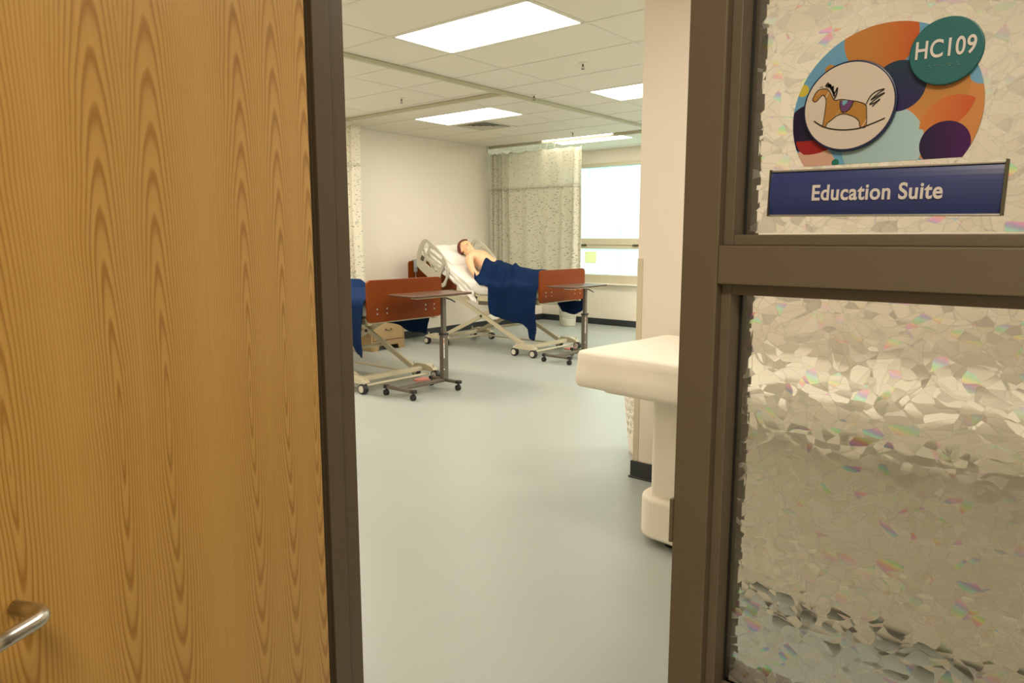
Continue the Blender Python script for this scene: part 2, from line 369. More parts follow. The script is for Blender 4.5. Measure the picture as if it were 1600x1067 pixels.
for i in range(-2, 5): O('grid_bar', 'tbar', ceil, (GX+i*TX-.012, GX+i*TX+.012, YD, YW, CH-.003, CH+.0)) 
for j in range(-3, 11): O('grid_bar', 'tbar', ceil, (WL, WR, GY+j*TY-.012, GY+j*TY+.012, CH-.0035, CH-.0005))
for nm, b in [('trim_1', (WL, WL+.022, YD, YW, CH-.004, CH)), ('trim_2', (WL, WR, YW-.022, YW, CH-.004, CH))]: struct(O(nm, 'tbar', None, b))

# ------------------------------------------------------------------ ceiling lights
LL = {(0, 0): 'nearest and largest lit ceiling light panel, beyond the door frame', (-2, 4): 'lit ceiling light panel next to the square ceiling vent',
      (0, 4): 'lit ceiling light panel cut off by the partition wall', (-2, 8): 'far lit ceiling light panel above the drawn privacy curtain'}
for (i, j), lab in LL.items():
    x0, y0 = GX+i*TX, GY+j*TY
    t = thing('ceiling_light', lab, 'ceiling light', (x0+TX/2, y0+TY/2, CH), 0, 'flat ceiling light panels')
    a, b = TX/2-.012, TY/2-.012
    O('frame', 'tbar', t, (-a, a, -b, -b+.014, -.002, .03), (-a, a, b-.014, b, -.002, .03), (-a, -a+.014, -b, b, -.002, .03), (a-.014, a, -b, b, -.002, .03))
    O('diffuser', 'light', t, (-a+.013, a-.013, -b+.013, b-.013, .001, .012))
# vent
v = thing('ceiling_vent', 'square ceiling air vent with nested louvres beside a light panel', 'vent', (GX-2*TX+.305, GY+5*TY+.30, CH))
O('frame', 'tbar', v, (-.29, .29, -.29, -.25, -.006, .01), (-.29, .29, .25, .29, -.006, .01), (-.29, -.25, -.25, .25, -.006, .01), (.25, .29, -.25, .25, -.006, .01))
O('duct', 'tbar', v, (-.25, .25, -.25, .25, .012, .02))
O('dark_centre', 'dark_metal', v, (-.13, .13, -.13, .13, .0105, .0125))  # dark plate behind the louvres for the vent's dark centre
for s in (.23, .17, .11, .05):
    bm = NB()
    A = [bm.verts.new((x*s, y*s, -.008)) for x, y in [(-1, -1), (1, -1), (1, 1), (-1, 1)]]; q = s-.045 if s > .05 else .01
    B = [bm.verts.new((x*q, y*q, .010)) for x, y in [(-1, -1), (1, -1), (1, 1), (-1, 1)]]
    for k in range(4): bm.faces.new([A[k], A[(k+1) % 4], B[(k+1) % 4], B[k]])
    lv = obj('louvre', bm, 'cream_plastic', v); so = lv.modifiers.new('s', 'SOLIDIFY'); so.thickness = .003
# sprinklers
for (x, y, lab) in [(-5.52, 4.90, 'small ceiling sprinkler left of the curtain track junction'), (-3.34, 4.87, 'small ceiling sprinkler in the tile beyond the largest light panel'), (-5.55, 7.88, 'small ceiling sprinkler just before the far light panel'), (-4.42, 5.62, 'small ceiling sprinkler beside the curtain track junction')]:
    s = thing('sprinkler', lab, 'sprinkler', (x, y, CH), 0, 'ceiling sprinklers')
    bm = NB(); lathe(bm, [(.032, -.001), (.03, -.006), (.014, -.01)]); obj('escutcheon', bm, 'white_plastic', s, True)
    bm = NB(); cyl(bm, (0, 0, -.008), (0, 0, -.03), .007); cyl(bm, (0, 0, -.048), (0, 0, -.050), .015)
    tube(bm, [(-.004, 0, -.028), (-.012, 0, -.036), (-.002, 0, -.049)], .002, 6); tube(bm, [(.004, 0, -.028), (.012, 0, -.036), (.002, 0, -.049)], .002, 6)
    obj('head', bm, 'dark_metal', s)

# ------------------------------------------------------------------ window
win = sroot('window_1', (0, YW, 0))
X0, X1 = -7.15, 1.4
O('frame', 'wall_low', win, (X0, X1, .02, .10, .66, .80), (X0, X1, .02, .10, 2.49, 2.52), (X0, X0+.05, .02, .10, .80, 2.49), (X1-.05, X1, .02, .10, .80, 2.49), bevel=.003)
O('sill', 'white_plastic', win, (X0, X1, -.05, .12, .645, .665), bevel=.004)
O('middle_rail', 'wall_low', win, (X0, X1, .015, .10, 1.215, 1.375), bevel=.004)
O('rail_groove', 'dark_metal', win, (X0, X1, .012, .0155, 1.268, 1.274))
nb = 14; pw = (X1-X0)/nb
for k in range(nb):
    a = X0+k*pw
    O('pane', 'clear', win, (a, a+pw, .088, .092, .80, 1.215)); O('pane', 'clear', win, (a, a+pw, .088, .092, 1.375, 2.49))
    O('blind_panel', 'shade', win, (a+.004, a+pw+.012, .052+.006*(k % 2), .0532+.006*(k % 2), 1.375, 2.49))
    O('lower_blind_panel', 'shade', win, (a+.004, a+pw+.012, .052+.006*(k % 2), .0532+.006*(k % 2), .80, 1.215))
for x in (-6.58, -5.62, -5.45, -4.6):
    O('latch', 'dark_metal', win, (x-.05, x+.05, -.004, .015, 1.255, 1.285), (x+.01, x+.04, -.03, -.004, 1.262, 1.278), bevel=.004)
O('head_box', 'wall_low', win, (X0, X1, -.02, .05, 2.49, 2.545), bevel=.004)
tag(O('paper_note', 'paper', None, (-6.58, -6.36, YW+.048, YW+.0495, .98, 1.165)), 'yellowish paper note stuck on the lower window pane', 'note')

# ------------------------------------------------------------------ curtain tracks and curtains
TY1, TY2, TX1 = 5.31, 8.27, -4.53
tr = thing('curtain_track', 'olive curtain track frame hanging under the ceiling around both bed bays', 'curtain track')
O('rail', 'track', tr, (TX1-.016, TX1+.016, 1.1, TY2, 2.715, CH-.004))
O('rail', 'track', tr, (WL+.004, TX1-.016, TY1-.016, TY1+.016, 2.715, CH-.004))
O('rail', 'track', tr, (WL+.004, 1.6, TY2-.016+.032, TY2+.016+.032, 2.715, CH-.004))
O('junction', 'cream_metal', tr, (TX1-.06, TX1-.016, TY1-.03, TY1+.03, 2.705, 2.745), (TX1-.025, TX1+.025, TY1-.05, TY1+.05, 2.708, 2.7145), bevel=.004)
O('wall_bracket', 'white_plastic', tr, (WL+.003, WL+.03, TY2, TY2+.06, 2.66, 2.74), bevel=.003)
def curtain(name, label, xs, y, zb, zm, zt, amp, uvk=1.0, seed=0):
    """xs: list of (x, fold amplitude) knots; the cloth hangs in the plane y"""
    rnd = random.Random(seed); t = thing(name, label, 'curtain', (0, y, 0), 0, 'privacy curtains')
    N = int((xs[-1][0]-xs[0][0])/.012); cols = []; u = 0; ph = 0; px = None
    for i in range(N+1):
        x = xs[0][0]+(xs[-1][0]-xs[0][0])*i/N
        for (a, aa, fa), (b, ab, fb) in zip(xs, xs[1:]):
            if a <= x <= b+1e-6: k = (x-a)/(b-a); A = aa+(ab-aa)*k; F = fa+(fb-fa)*k; break
        ph += F*(xs[-1][0]-xs[0][0])/N
        off = A*math.sin(ph)+A*.35*math.sin(ph*.43+1.3)
        if px is not None: u += math.hypot(x-px[0], off-px[1])
        px = (x, off); cols.append((x, off, u, A))
    def sheet(z0, z1, nz, part, mat, top):
        bm = NB(); uv = bm.loops.layers.uv.new('UVMap'); V = []
        for j in range(nz+1):
            z = z0+(z1-z0)*j/nz; row = []
            for x, off, u, A in cols:
                g = .82+.18*(zt-z)/(zt-zb); sw = .012*math.sin(u*2.1+z*1.1)
                zz = z - (.022*abs(math.sin(u*11)) if (top and j == nz) else 0)
                row.append((bm.verts.new((x+.006*math.sin(z*3+u*4), off*g+sw, zz)), u, z))
            V.append(row)
        for j in range(nz):
            for i in range(len(cols)-1):
                q = [V[j][i], V[j][i+1], V[j+1][i+1], V[j+1][i]]; f = bm.faces.new([a[0] for a in q])
                for l, a in zip(f.loops, q): l[uv].uv = (a[1], a[2])
        o = obj(part, bm, mat, t, True); s = o.modifiers.new('s', 'SOLIDIFY'); s.thickness = .002; return o
    sheet(zb, zm, 24, 'cloth', 'curtain', False); sheet(zm, zt, 8, 'mesh_heading', 'curtain_mesh', True)
    bm = NB()
    for a, b in zip(cols, cols[1:]): bar(bm, (a[0], a[1]*.84, zm), (b[0], b[1]*.84, zm), .006, .02)
    obj('seam', bm, 'curtain', t)
    n = max(4, int((xs[-1][0]-xs[0][0])/.12))
    for k in range(n):
        c = cols[int((k+.5)*len(cols)/n)]
        bm = NB(); cyl(bm, (c[0], 0.0, 2.716), (c[0], c[1]*.8, zt-.015), .0025, seg=6); cyl(bm, (c[0]-.007, 0, 2.712), (c[0]+.007, 0, 2.712), .008, seg=8); obj('hook', bm, 'white_plastic', t)
    return t
curtain('privacy_curtain', 'patterned privacy curtain gathered against the left wall beside the nearer bed', [(-7.40, .05, 60), (-6.73, .05, 55)], TY1, .42, 2.20, 2.67, .05, seed=3)
curtain('privacy_curtain', 'wide patterned privacy curtain drawn across beside the window, behind the occupied bed', [(-7.38, .06, 75), (-7.02, .055, 70), (-6.96, .025, 20), (-6.4, .026, 17), (-5.88, .035, 30), (-5.72, .05, 60)], TY2+.032, .42, 2.10, 2.645, .05, seed=5)

# ------------------------------------------------------------------ door frame and side light
fr = sroot('trim_3', (0, 0, 0))      # bronze painted hollow-metal frame
JX, JR = -1.3615, -.4500
ZT = 2.14
# left jamb profile (double rabbet), seen from above
def jamb(xf, s):
    # xf = rabbet face, s = +1 when the opening lies on +x
    return [(xf, .9), (xf, .947), (xf+s*.016, .947), (xf+s*.016, .990), (xf, .990), (xf, 1.04), (xf-s*.052, 1.04), (xf-s*.052, .9)]
bm = NB(); prism(bm, jamb(JX, 1), 'z', 0, ZT+.05); obj('left_jamb', bm, 'frame', fr, bevel=.0015)
bm = NB(); box(bm, JR, JR+.052, .9, 1.04, 0, ZT+.05); box(bm, JR-.016, JR, .947, .99, 0, ZT); obj('mullion', bm, 'frame', fr, bevel=.0022, seg=3)
O('strike_plate', 'frame', fr, (JR-.0015, JR, .905, .94, .935, 1.01), (JR-.004, JR+.001, .8965, .906, .94, 1.005), bevel=.001)
O('head', 'frame', fr, (JX, .60, .9, 1.04, ZT, ZT+.05), (JX, JR, .947, .99, ZT-.016, ZT), bevel=.0022)
SX0, SX1 = JR+.052, .60
Z0, Z1, Z2, Z3 = .713, 1.315, 1.366, ZT
O('right_jamb', 'frame', fr, (SX1, SX1+.052, .9, 1.04, 0, ZT+.05), bevel=.0022)
O('cross_rail', 'frame', fr, (SX0, SX1, .9, 1.04, Z1, Z2), bevel=.0022, seg=3)
O('bottom_rail', 'frame', fr, (SX0, SX1, .9, 1.04, Z0-.051, Z0), (SX0, SX1, .9, 1.04, 0, .1), bevel=.0022)
O('lower_panel', 'frame', fr, (SX0, SX1, .93, 1.01, .1, Z0-.05))
BD = .915
for a, b in ((Z0, Z1), (Z2, Z3)):
    for y0, y1 in ((BD, .948), (.958, .99)):
        O('glazing_bead', 'frame', fr, (SX0, SX0+.014, y0, y1, a, b), bevel=.0012); O('glazing_bead', 'frame', fr, (SX1-.014, SX1, y0, y1, a, b), bevel=.0012)
        O('glazing_bead', 'frame', fr, (SX0+.014, SX1-.014, y0, y1, a, a+.014), bevel=.0012); O('glazing_bead', 'frame', fr, (SX0+.014, SX1-.014, y0, y1, b-.014, b), bevel=.0012)
wl = sroot('window_2', (0, 0, 0))
for a, b in ((Z0, Z1), (Z2, Z3)):
    O('pane', 'clear', wl, (SX0+.002, SX1-.002, .9505, .9565, a+.002, b-.002))
    bm = NB(); vs = [bm.verts.new(p) for p in [(SX0+.022, .9495, a+.016), (SX1-.022, .9495, a+.016), (SX1-.022, .9495, b-.016), (SX0+.022, .9495, b-.016)]]; bm.faces.new(vs)
    me = bpy.data.meshes.new('film'); bm.to_mesh(me); bm.free(); obj('film', me, 'film', wl)
    O('gasket', 'black', wl, (SX0+.014, SX0+.017, .9480, .9505, a+.014, b-.014))

# ------------------------------------------------------------------ oak door
AD = R(26)
door = sroot('door_1', (JX, .89, 0), -math.pi/2+AD)   # local +x runs from the hinge edge to the latch edge, +y is the room side face
bm = NB(); box(bm, .004, .908, .005, .049, .01, 2.125); obj('door_slab', bm, 'door_wood', door, bevel=.0015)
hd = bpy.data.objects.new('door_handle', None); 
bm = NB(); F = .049
hz = .931
path = [(.757, F+.004, hz), (.757, F+.035, hz)]
for k in range(1, 7):
    a = R(90*k/6); path.append((.757+.022*(1-math.cos(a)), F+.035+.022*math.sin(a), hz))
path += [(.81, F+.057, hz), (.846, F+.057, hz)]
tube(bm, path, .0095, 20); cyl(bm, (.846, F, hz), (.846, F+.066, hz), .011, seg=20)
h = obj('door_handle', bm, 'steel', door, True)
bm = NB(); cyl(bm, (.846, F, hz), (.846, F+.008, hz), .027, seg=28); obj('rose', bm, 'steel', h, bevel=.002)
for z in (.25, 1.05, 1.9):
    bm = NB(); cyl(bm, (0, 0, z-.055), (0, 0, z+.055), .006, seg=12); obj('hinge', bm, 'steel', door)

# ------------------------------------------------------------------ room sign on the glass
SY = .9490
sg = thing('room_sign', 'round colourful room sign with rocking horse and blue name bar on the upper glass', 'sign', (-.2362*.9430, SY, 1.375+.1417/.918*.9430), 0); sg.scale = (1.027, 1.027, 1.027)
def rel(p): return (p[0]+.2168, p[1]-1.5167)
def m_disc():
    t = NT('printed_disc'); co = t.coord(); x, y, z = t.sep(co)
    def circ(cx, cz, r):
        a = t.math('SUBTRACT', x, cx+.2168); b = t.math('SUBTRACT', z, cz-1.5167)
        return t.math('LESS_THAN', t.math('SQRT', t.math('ADD', t.math('MULTIPLY', a, a), t.math('MULTIPLY', b, b))), r)
    AND = lambda a, b: t.math('MULTIPLY', a, b)
    def lin(v, a, b, c0, c1): return t.mix(t.math('DIVIDE', t.math('SUBTRACT', v, a), b-a, clamp=True), c0, c1)
    c = (.13, .34, .58)
    c = t.mix(circ(-.150, 1.508, .050), c, (.55, .23, .075))                                             # lower right orange field
    c = t.mix(AND(circ(-.140, 1.556, .034), circ(-.119, 1.553, .016)), c, (.15, .36, .60))
    c = t.mix(circ(-.2228, 1.601, .0389), c, lin(x, -.02, .03, (.47, .20, .05), (.50, .10, .02)))          # top orange
    c = t.mix(circ(-.1604, 1.5372, .0295), c, lin(z, -.02, .05, (.56, .26, .07), (.40, .17, .05)))
    c = t.mix(circ(-.2143, 1.4826, .0431), c, lin(x, -.05, .05, (.30, .46, .50), (.38, .56, .66)))         # pale blue
    c = t.mix(AND(circ(-.1440, 1.4960, .0330), circ(-.1620, 1.5300, .0370)), c, lin(x, .04, .09, (.56, .20, .05), (.52, .09, .03)))
    c = t.mix(circ(-.201, 1.5452, .0279), c, lin(z, .0, .055, (.02, .012, .10), (.010, .035, .07)))        # navy
    c = t.mix(circ(-.1509, 1.4776, .0246), c, lin(x, .045, .088, (.012, .006, .05), (.055, .0, .09)))      # purple
    c = t.mix(circ(-.2947, 1.5073, .0292), c, (.008, .004, .04))
    c = t.mix(circ(-.3063, 1.5532, .0072), c, (.58, .48, .06)); c = t.mix(circ(-.2757, 1.573, .006), c, (.46, .22, .04))
    c = t.mix(AND(circ(-.290, 1.4593, .027), t.math('LESS_THAN', z, -.034)), c, (.58, .36, .30))
    c = t.mix(AND(circ(-.2882, 1.4963, .0232), AND(circ(-.2947, 1.530, .0535), t.math('LESS_THAN', z, -.0235))), c, (.30, .012, .015))
    c = t.mix(circ(-.2637, 1.4650, .0042), c, (.01, .16, .13))
    return t.done(t.pbr(c, .4, spec=.4))
M['disc'] = m_disc()
def disc2(name, mat, c, r, y0, y1, parent, seg=64, **kw):
    bm = NB(); x, z = rel(c); cyl(bm, (x, y0, z), (x, y1, z), r, seg=seg); return obj(name, bm, mat, parent, **kw)
bm = NB(); pts = []
RR = .0994
a0 = math.asin((1.4625-1.5167)/RR)
pts = [(RR*math.cos(a0+(math.pi-2*a0)*k/72), RR*math.sin(a0+(math.pi-2*a0)*k/72)) for k in range(73)]
prism(bm, pts, 'y', -.004, -.0005); obj('printed_disc', bm, 'disc', sg)
med = disc2('medallion', 'navy_rim', (-.2513, 1.5282), .0515, -.0095, -.004, sg, bevel=.0015)
disc2('medallion_face', 'sign_white', (-.2515, 1.5284), .0489, -.0102, -.0094, med)
def m_horse():
    t = NT('crayon_brown'); co = t.coord(); x, y, z = t.sep(co)
    s = t.math('ADD', t.math('MULTIPLY', x, 180.0), t.math('MULTIPLY', z, -105.0)); n = t.noise(t.comb(s, z, 0.0), 1.3, 3).outputs[0]
    n2 = t.noise(t.scale(co, (1, 1, 1)), 45, 2).outputs[0]
    f = t.math('MULTIPLY', t.math('GREATER_THAN', n, .60), t.math('GREATER_THAN', n2, .46))
    return t.done(t.pbr(t.mix(f, (.40, .19, .035), (.56, .46, .40)), .6))
M['horse'] = m_horse()
M['saddle'] = plain('crayon_purple', (.13, .04, .16), .6, var=.2, nsc=200); M['saddle_blue'] = plain('crayon_blue', (.15, .40, .55), .6)
FY = -.0102
def flat(name, mat, pts, y=0.0, parent=None):
    bm = NB(); P = [rel(p) for p in pts]; prism(bm, P, 'y', FY-.0002-y, FY); return obj(name, bm, mat, parent or med)
def stroke(bm, pts, wd, y=0.0):
    P = [Vector((rel(p)[0], rel(p)[1])) for p in pts]
    if len(P) > 2:   # light smoothing
        Q = []
        for i in range(len(P)-1):
            p0 = P[max(i-1, 0)]; p1 = P[i]; p2 = P[i+1]; p3 = P[min(i+2, len(P)-1)]
            for k in range(4):
                u = k/4; Q.append(.5*((2*p1)+(p2-p0)*u+(2*p0-5*p1+4*p2-p3)*u*u+(3*p1-p0-3*p2+p3)*u**3))
        P = Q+[P[-1]]
    L = []; Rr = []
    for i, p in enumerate(P):
        d = (P[min(i+1, len(P)-1)]-P[max(i-1, 0)]); d = d.normalized() if d.length > 0 else Vector((1, 0)); n = Vector((-d.y, d.x))*wd/2
        L.append(bm.verts.new((p.x+n.x, FY-.0006-y, p.y+n.y))); Rr.append(bm.verts.new((p.x-n.x, FY-.0006-y, p.y-n.y)))
    for i in range(len(P)-1): bm.faces.new([L[i], L[i+1], Rr[i+1], Rr[i]])
body = [(-.2923, 1.5404), (-.2892, 1.5471), (-.2853, 1.5507), (-.2794, 1.5512), (-.2747, 1.5494), (-.2709, 1.5437), (-.267, 1.5368), (-.2591, 1.5367), (-.2477, 1.5339), (-.2409, 1.532), (-.2324, 1.5276), (-.2308, 1.5194), (-.2305, 1.5034), (-.2368, 1.5034), (-.2384, 1.5099), (-.2437, 1.5151), (-.2512, 1.5187), (-.2569, 1.5199), (-.2636, 1.5183), (-.2691, 1.5142), (-.2735, 1.5111), (-.2754, 1.5071), (-.2786, 1.508), (-.2775, 1.5186), (-.2767, 1.5291), (-.2766, 1.5385), (-.2802, 1.5442), (-.2847, 1.5406), (-.288, 1.5375), (-.291, 1.5384)]
hs = flat('horse_drawing', 'horse', body)
flat('saddle', 'saddle', [(-.2601, 1.5354), (-.2454, 1.5337), (-.2493, 1.5249), (-.2568, 1.5217), (-.2603, 1.5296)], .0002)
flat('saddle_patch', 'saddle_blue', [(-.2578, 1.5351), (-.2522, 1.5348), (-.2536, 1.5312), (-.2563, 1.5292), (-.2582, 1.5317)], .0004)
bm = NB()
stroke(bm, body+[body[0]], .0008); stroke(bm, [(-.289, 1.515), (-.2792, 1.5081), (-.2673, 1.5037), (-.2534, 1.5015), (-.2389, 1.5017), (-.2271, 1.5048), (-.2109, 1.5105)], .0013, .0001)
stroke(bm, [(-.2781, 1.5535), (-.2752, 1.5572), (-.2740, 1.5520), (-.2726, 1.5552), (-.2708, 1.5495), (-.2695, 1.5530), (-.2685, 1.5440), (-.2660, 1.5470), (-.2644, 1.5505), (-.2651, 1.5430), (-.2671, 1.5385)], .0016, .0002)
stroke(bm, [(-.2765, 1.5525), (-.2740, 1.5550), (-.2715, 1.5508), (-.2690, 1.5465), (-.2672, 1.5410)], .0022, .0002)
stroke(bm, [(-.2845, 1.5530), (-.2825, 1.5538), (-.2805, 1.5530)], .0006)
stroke(bm, [(-.2317, 1.5283), (-.2281, 1.5361), (-.222, 1.541), (-.2136, 1.5427), (-.2205, 1.5382), (-.2272, 1.5320), (-.2200, 1.5360), (-.2130, 1.5385), (-.2216, 1.5330), (-.2280, 1.5275), (-.2225, 1.5290), (-.2175, 1.5322), (-.2252, 1.525)], .0012, .0001)
stroke(bm, [(-.2601, 1.5354), (-.2603, 1.5296), (-.2568, 1.5217), (-.2493, 1.5249), (-.2454, 1.5337)], .0009, .0005)
obj('ink_lines', bm, 'sign_ink', med)
tl = disc2('number_disc', 'teal', (-.1562, 1.575), .0352, -.0095, -.004, sg, bevel=.0012)
def text(name, s, mat, parent, cx, cz, width, height, y, depth=.0006, tilt=0.0, bold=.018):
    cu = bpy.data.curves.new(name, 'FONT'); cu.body = s; cu.align_x = 'CENTER'; cu.align_y = 'CENTER'; cu.extrude = .01; cu.offset = bold; cu.space_character = 1.06
    tmp = bpy.data.objects.new('t', cu); C.objects.link(tmp); bpy.context.view_layer.update()
    me = bpy.data.meshes.new_from_object(tmp.evaluated_get(bpy.context.evaluated_depsgraph_get())); bpy.data.objects.remove(tmp)
    xs = [v.co.x for v in me.vertices]; ys = [v.co.y for v in me.vertices]; mx, my = (min(xs)+max(xs))/2, (min(ys)+max(ys))/2
    sx, sy = width/(max(xs)-min(xs)), height/(max(ys)-min(ys)); ct, st = math.cos(tilt), math.sin(tilt)
    for v in me.vertices:
        a, b, c = (v.co.x-mx)*sx, (v.co.y-my)*sy, v.co.z/.01*depth
        v.co = (cx+a*ct-b*st, y-c, cz+a*st+b*ct)
    me.materials.clear(); me.materials.append(M[mat]); return obj(name, me, mat, parent)
text('lettering', 'HC109', 'sign_text', tl, -.1566+.2168, 1.5783-1.5167, .0570, .0192, -.0098, tilt=-.012, bold=.014)
bm = NB()
for i, (a, b) in enumerate([(0, 0), (0, .0025), (.0022, 0), (.0055, .0025), (.0077, .0025), (.011, .0025), (.0132, 0), (.0175, .0025), (.0197, 0), (.0197, .0025), (.023, .0012), (.0262, .0025), (.0284, .0)]):
    x, z = -.1714+.2168+a, 1.5588-1.5167+b*.9; cyl(bm, (x, -.0095, z), (x, -.0104, z), .0008, .0004, 8)
obj('braille_dots', bm, 'braille', tl)
# name bar: a slightly bowed blue face between silver edges
TB = -.0135
nb_ = bpy.data.objects.new('name_bar', None)
bm = NB(); L, Rr = -.1210, .1240; zc, hh = 1.4290-1.5167, .0262; n = 10
prof = []
for k in range(n+1):
    u = -1+2*k/n; prof.append((-.0125+.005*u*u*1.0, zc+u*hh))
prof += [(-.0015, zc+hh), (-.0015, zc-hh)]
prism(bm, prof, 'x', L, Rr)
def m_bar():
    t = NT('blue_bar'); co = t.coord(); x, y, z = t.sep(co)
    return t.done(t.pbr(t.mix(t.noise(co, 20).outputs[0], (.020, .036, .170), (.026, .044, .195)), .32, spec=.6))
M['bar'] = m_bar()
RB = Matrix.Rotation(.017, 4, 'Y')
def tiltbar(o):
    piv = Matrix.Translation((0, 0, zc)); o.data.transform(piv @ RB @ piv.inverted()); return o
nbr = tiltbar(obj('name_bar', bm, 'bar', sg))
tiltbar(O('edge_strip', 'silver', nbr, (L, Rr, -.0095, -.001, zc+hh, zc+hh+.0022), (L, Rr, -.0095, -.001, zc-hh-.0022, zc-hh), bevel=.0004))
tiltbar(O('end_cap', 'dark_metal', nbr, (L-.0012, L, -.0145, -.001, zc-hh-.002, zc+hh+.003), bevel=.0004)); tiltbar(O('end_cap', 'dark_metal', nbr, (Rr, Rr+.0025, -.0145, -.001, zc-hh-.002, zc+hh+.004), bevel=.0004))
text('lettering', 'Education Suite', 'sign_text', nbr, -.2165+.2168, 1.4288-1.5167, .1385, .0190, -.0124, tilt=-.017, bold=.022)

# ------------------------------------------------------------------ hospital beds
def caster(parent, x, y, r=.047, mat_h='hub'):
    bm = NB(); cyl(bm, (x, y-.024, r), (x, y+.024, r), r, seg=20); c = obj('caster', bm, 'black', parent, bevel=.006)
    bm = NB(); cyl(bm, (x, y-.029, r), (x, y+.029, r), r*.66, seg=16); box(bm, x-.02, x+.02, y-.011, y+.011, r, r+.07); obj('caster_hub', bm, mat_h, c)
    return c
TH = R(27); HX, HZ = -1.0, .68
def head_pt(s, off):   # s along the raised head section, off above the deck
    return (HX-s*math.cos(TH)-off*math.sin(TH), HZ+s*math.sin(TH)+off*math.cos(TH))
HEADM = Matrix.Translation((HX, 0, HZ)) @ Matrix.Rotation(TH, 4, 'Y')
def filled(name, outline, holes, thick, mat, parent, mtx, bev=.006):
    cu = bpy.data.curves.new(name, 'CURVE'); cu.dimensions = '2D'; cu.fill_mode = 'BOTH'; cu.extrude = thick/2-bev; cu.bevel_depth = bev; cu.bevel_resolution = 2
    for pts in [outline]+holes:
        sp = cu.splines.new('POLY'); sp.points.add(len(pts)-1); sp.use_cyclic_u = True
        for p, q in zip(sp.points, pts): p.co = (q[0], q[1], 0, 1)
    tmp = bpy.data.objects.new('t', cu); C.objects.link(tmp); bpy.context.view_layer.update()
    me = bpy.data.meshes.new_from_object(tmp.evaluated_get(bpy.context.evaluated_depsgraph_get())); bpy.data.objects.remove(tmp)
    me.transform(mtx); me.materials.clear(); me.materials.append(M[mat]); me.name = name
    return obj(name, me, mat, parent)
def smoothpoly(pts, n=4):
    V = [Vector(p) for p in pts]; out = []
    for i in range(len(V)):
        p0, p1, p2, p3 = V[i-1], V[i], V[(i+1) % len(V)], V[(i+2) % len(V)]
        for k in range(n):
            u = k/n; out.append(tuple(.5*((2*p1)+(p2-p0)*u+(2*p0-5*p1+4*p2-p3)*u*u+(3*p1-p0-3*p2+p3)*u**3)))
    return out
def side_rail(parent, y, label=None):
    # rail lies in the head section's own frame: u towards the head, v up
    out = smoothpoly([(.10, -.05), (.50, -.06), (.59, .01), (.63, .14), (.61, .30), (.50, .345), (.22, .30), (.10, .20), (.06, .07)], 5)
    holes = [rrect(.490, .575, .13, .310, .036), rrect(.235, .468, .245, .298, .020), rrect(.200, .468, .145, .222, .034), rrect(.235, .455, .055, .110, .018), smoothpoly([(.095, -.01), (.150, .0), (.178, .11), (.165, .235), (.115, .20), (.078, .09)], 4)]
    ht = Matrix.Translation((HX, y, HZ)) @ Matrix.Rotation(TH+R(3), 4, 'Y') @ Matrix(((-1.1, 0, 0, -.42), (0, 0, 1, 0), (0, 1, 0, -.15), (0, 0, 0, 1)))
    r = filled('side_rail', out, holes, .020, 'cream_plastic', parent, ht)
    bm = NB(); s = -1 if y < 0 else 1
    box(bm, .49, .54, -.018, .018, .06, .12); me = bpy.data.meshes.new('control_pad'); 
    bm.transform(ht @ Matrix(((1, 0, 0, 0), (0, 0, 1, 0), (0, 1, 0, 0), (0, 0, 0, 1)))); obj('control_pad', bm, 'dark_metal', r)
    bm = NB(); a = head_pt(.80, -.08); b = head_pt(.84, .0)
    bar(bm, (a[0], y-s*.03, a[1]-.03), (b[0], y-s*.012, b[1]), .02, .05, (0, 1, 0)); obj('rail_arm', bm, 'cream_plastic', r)
    return r
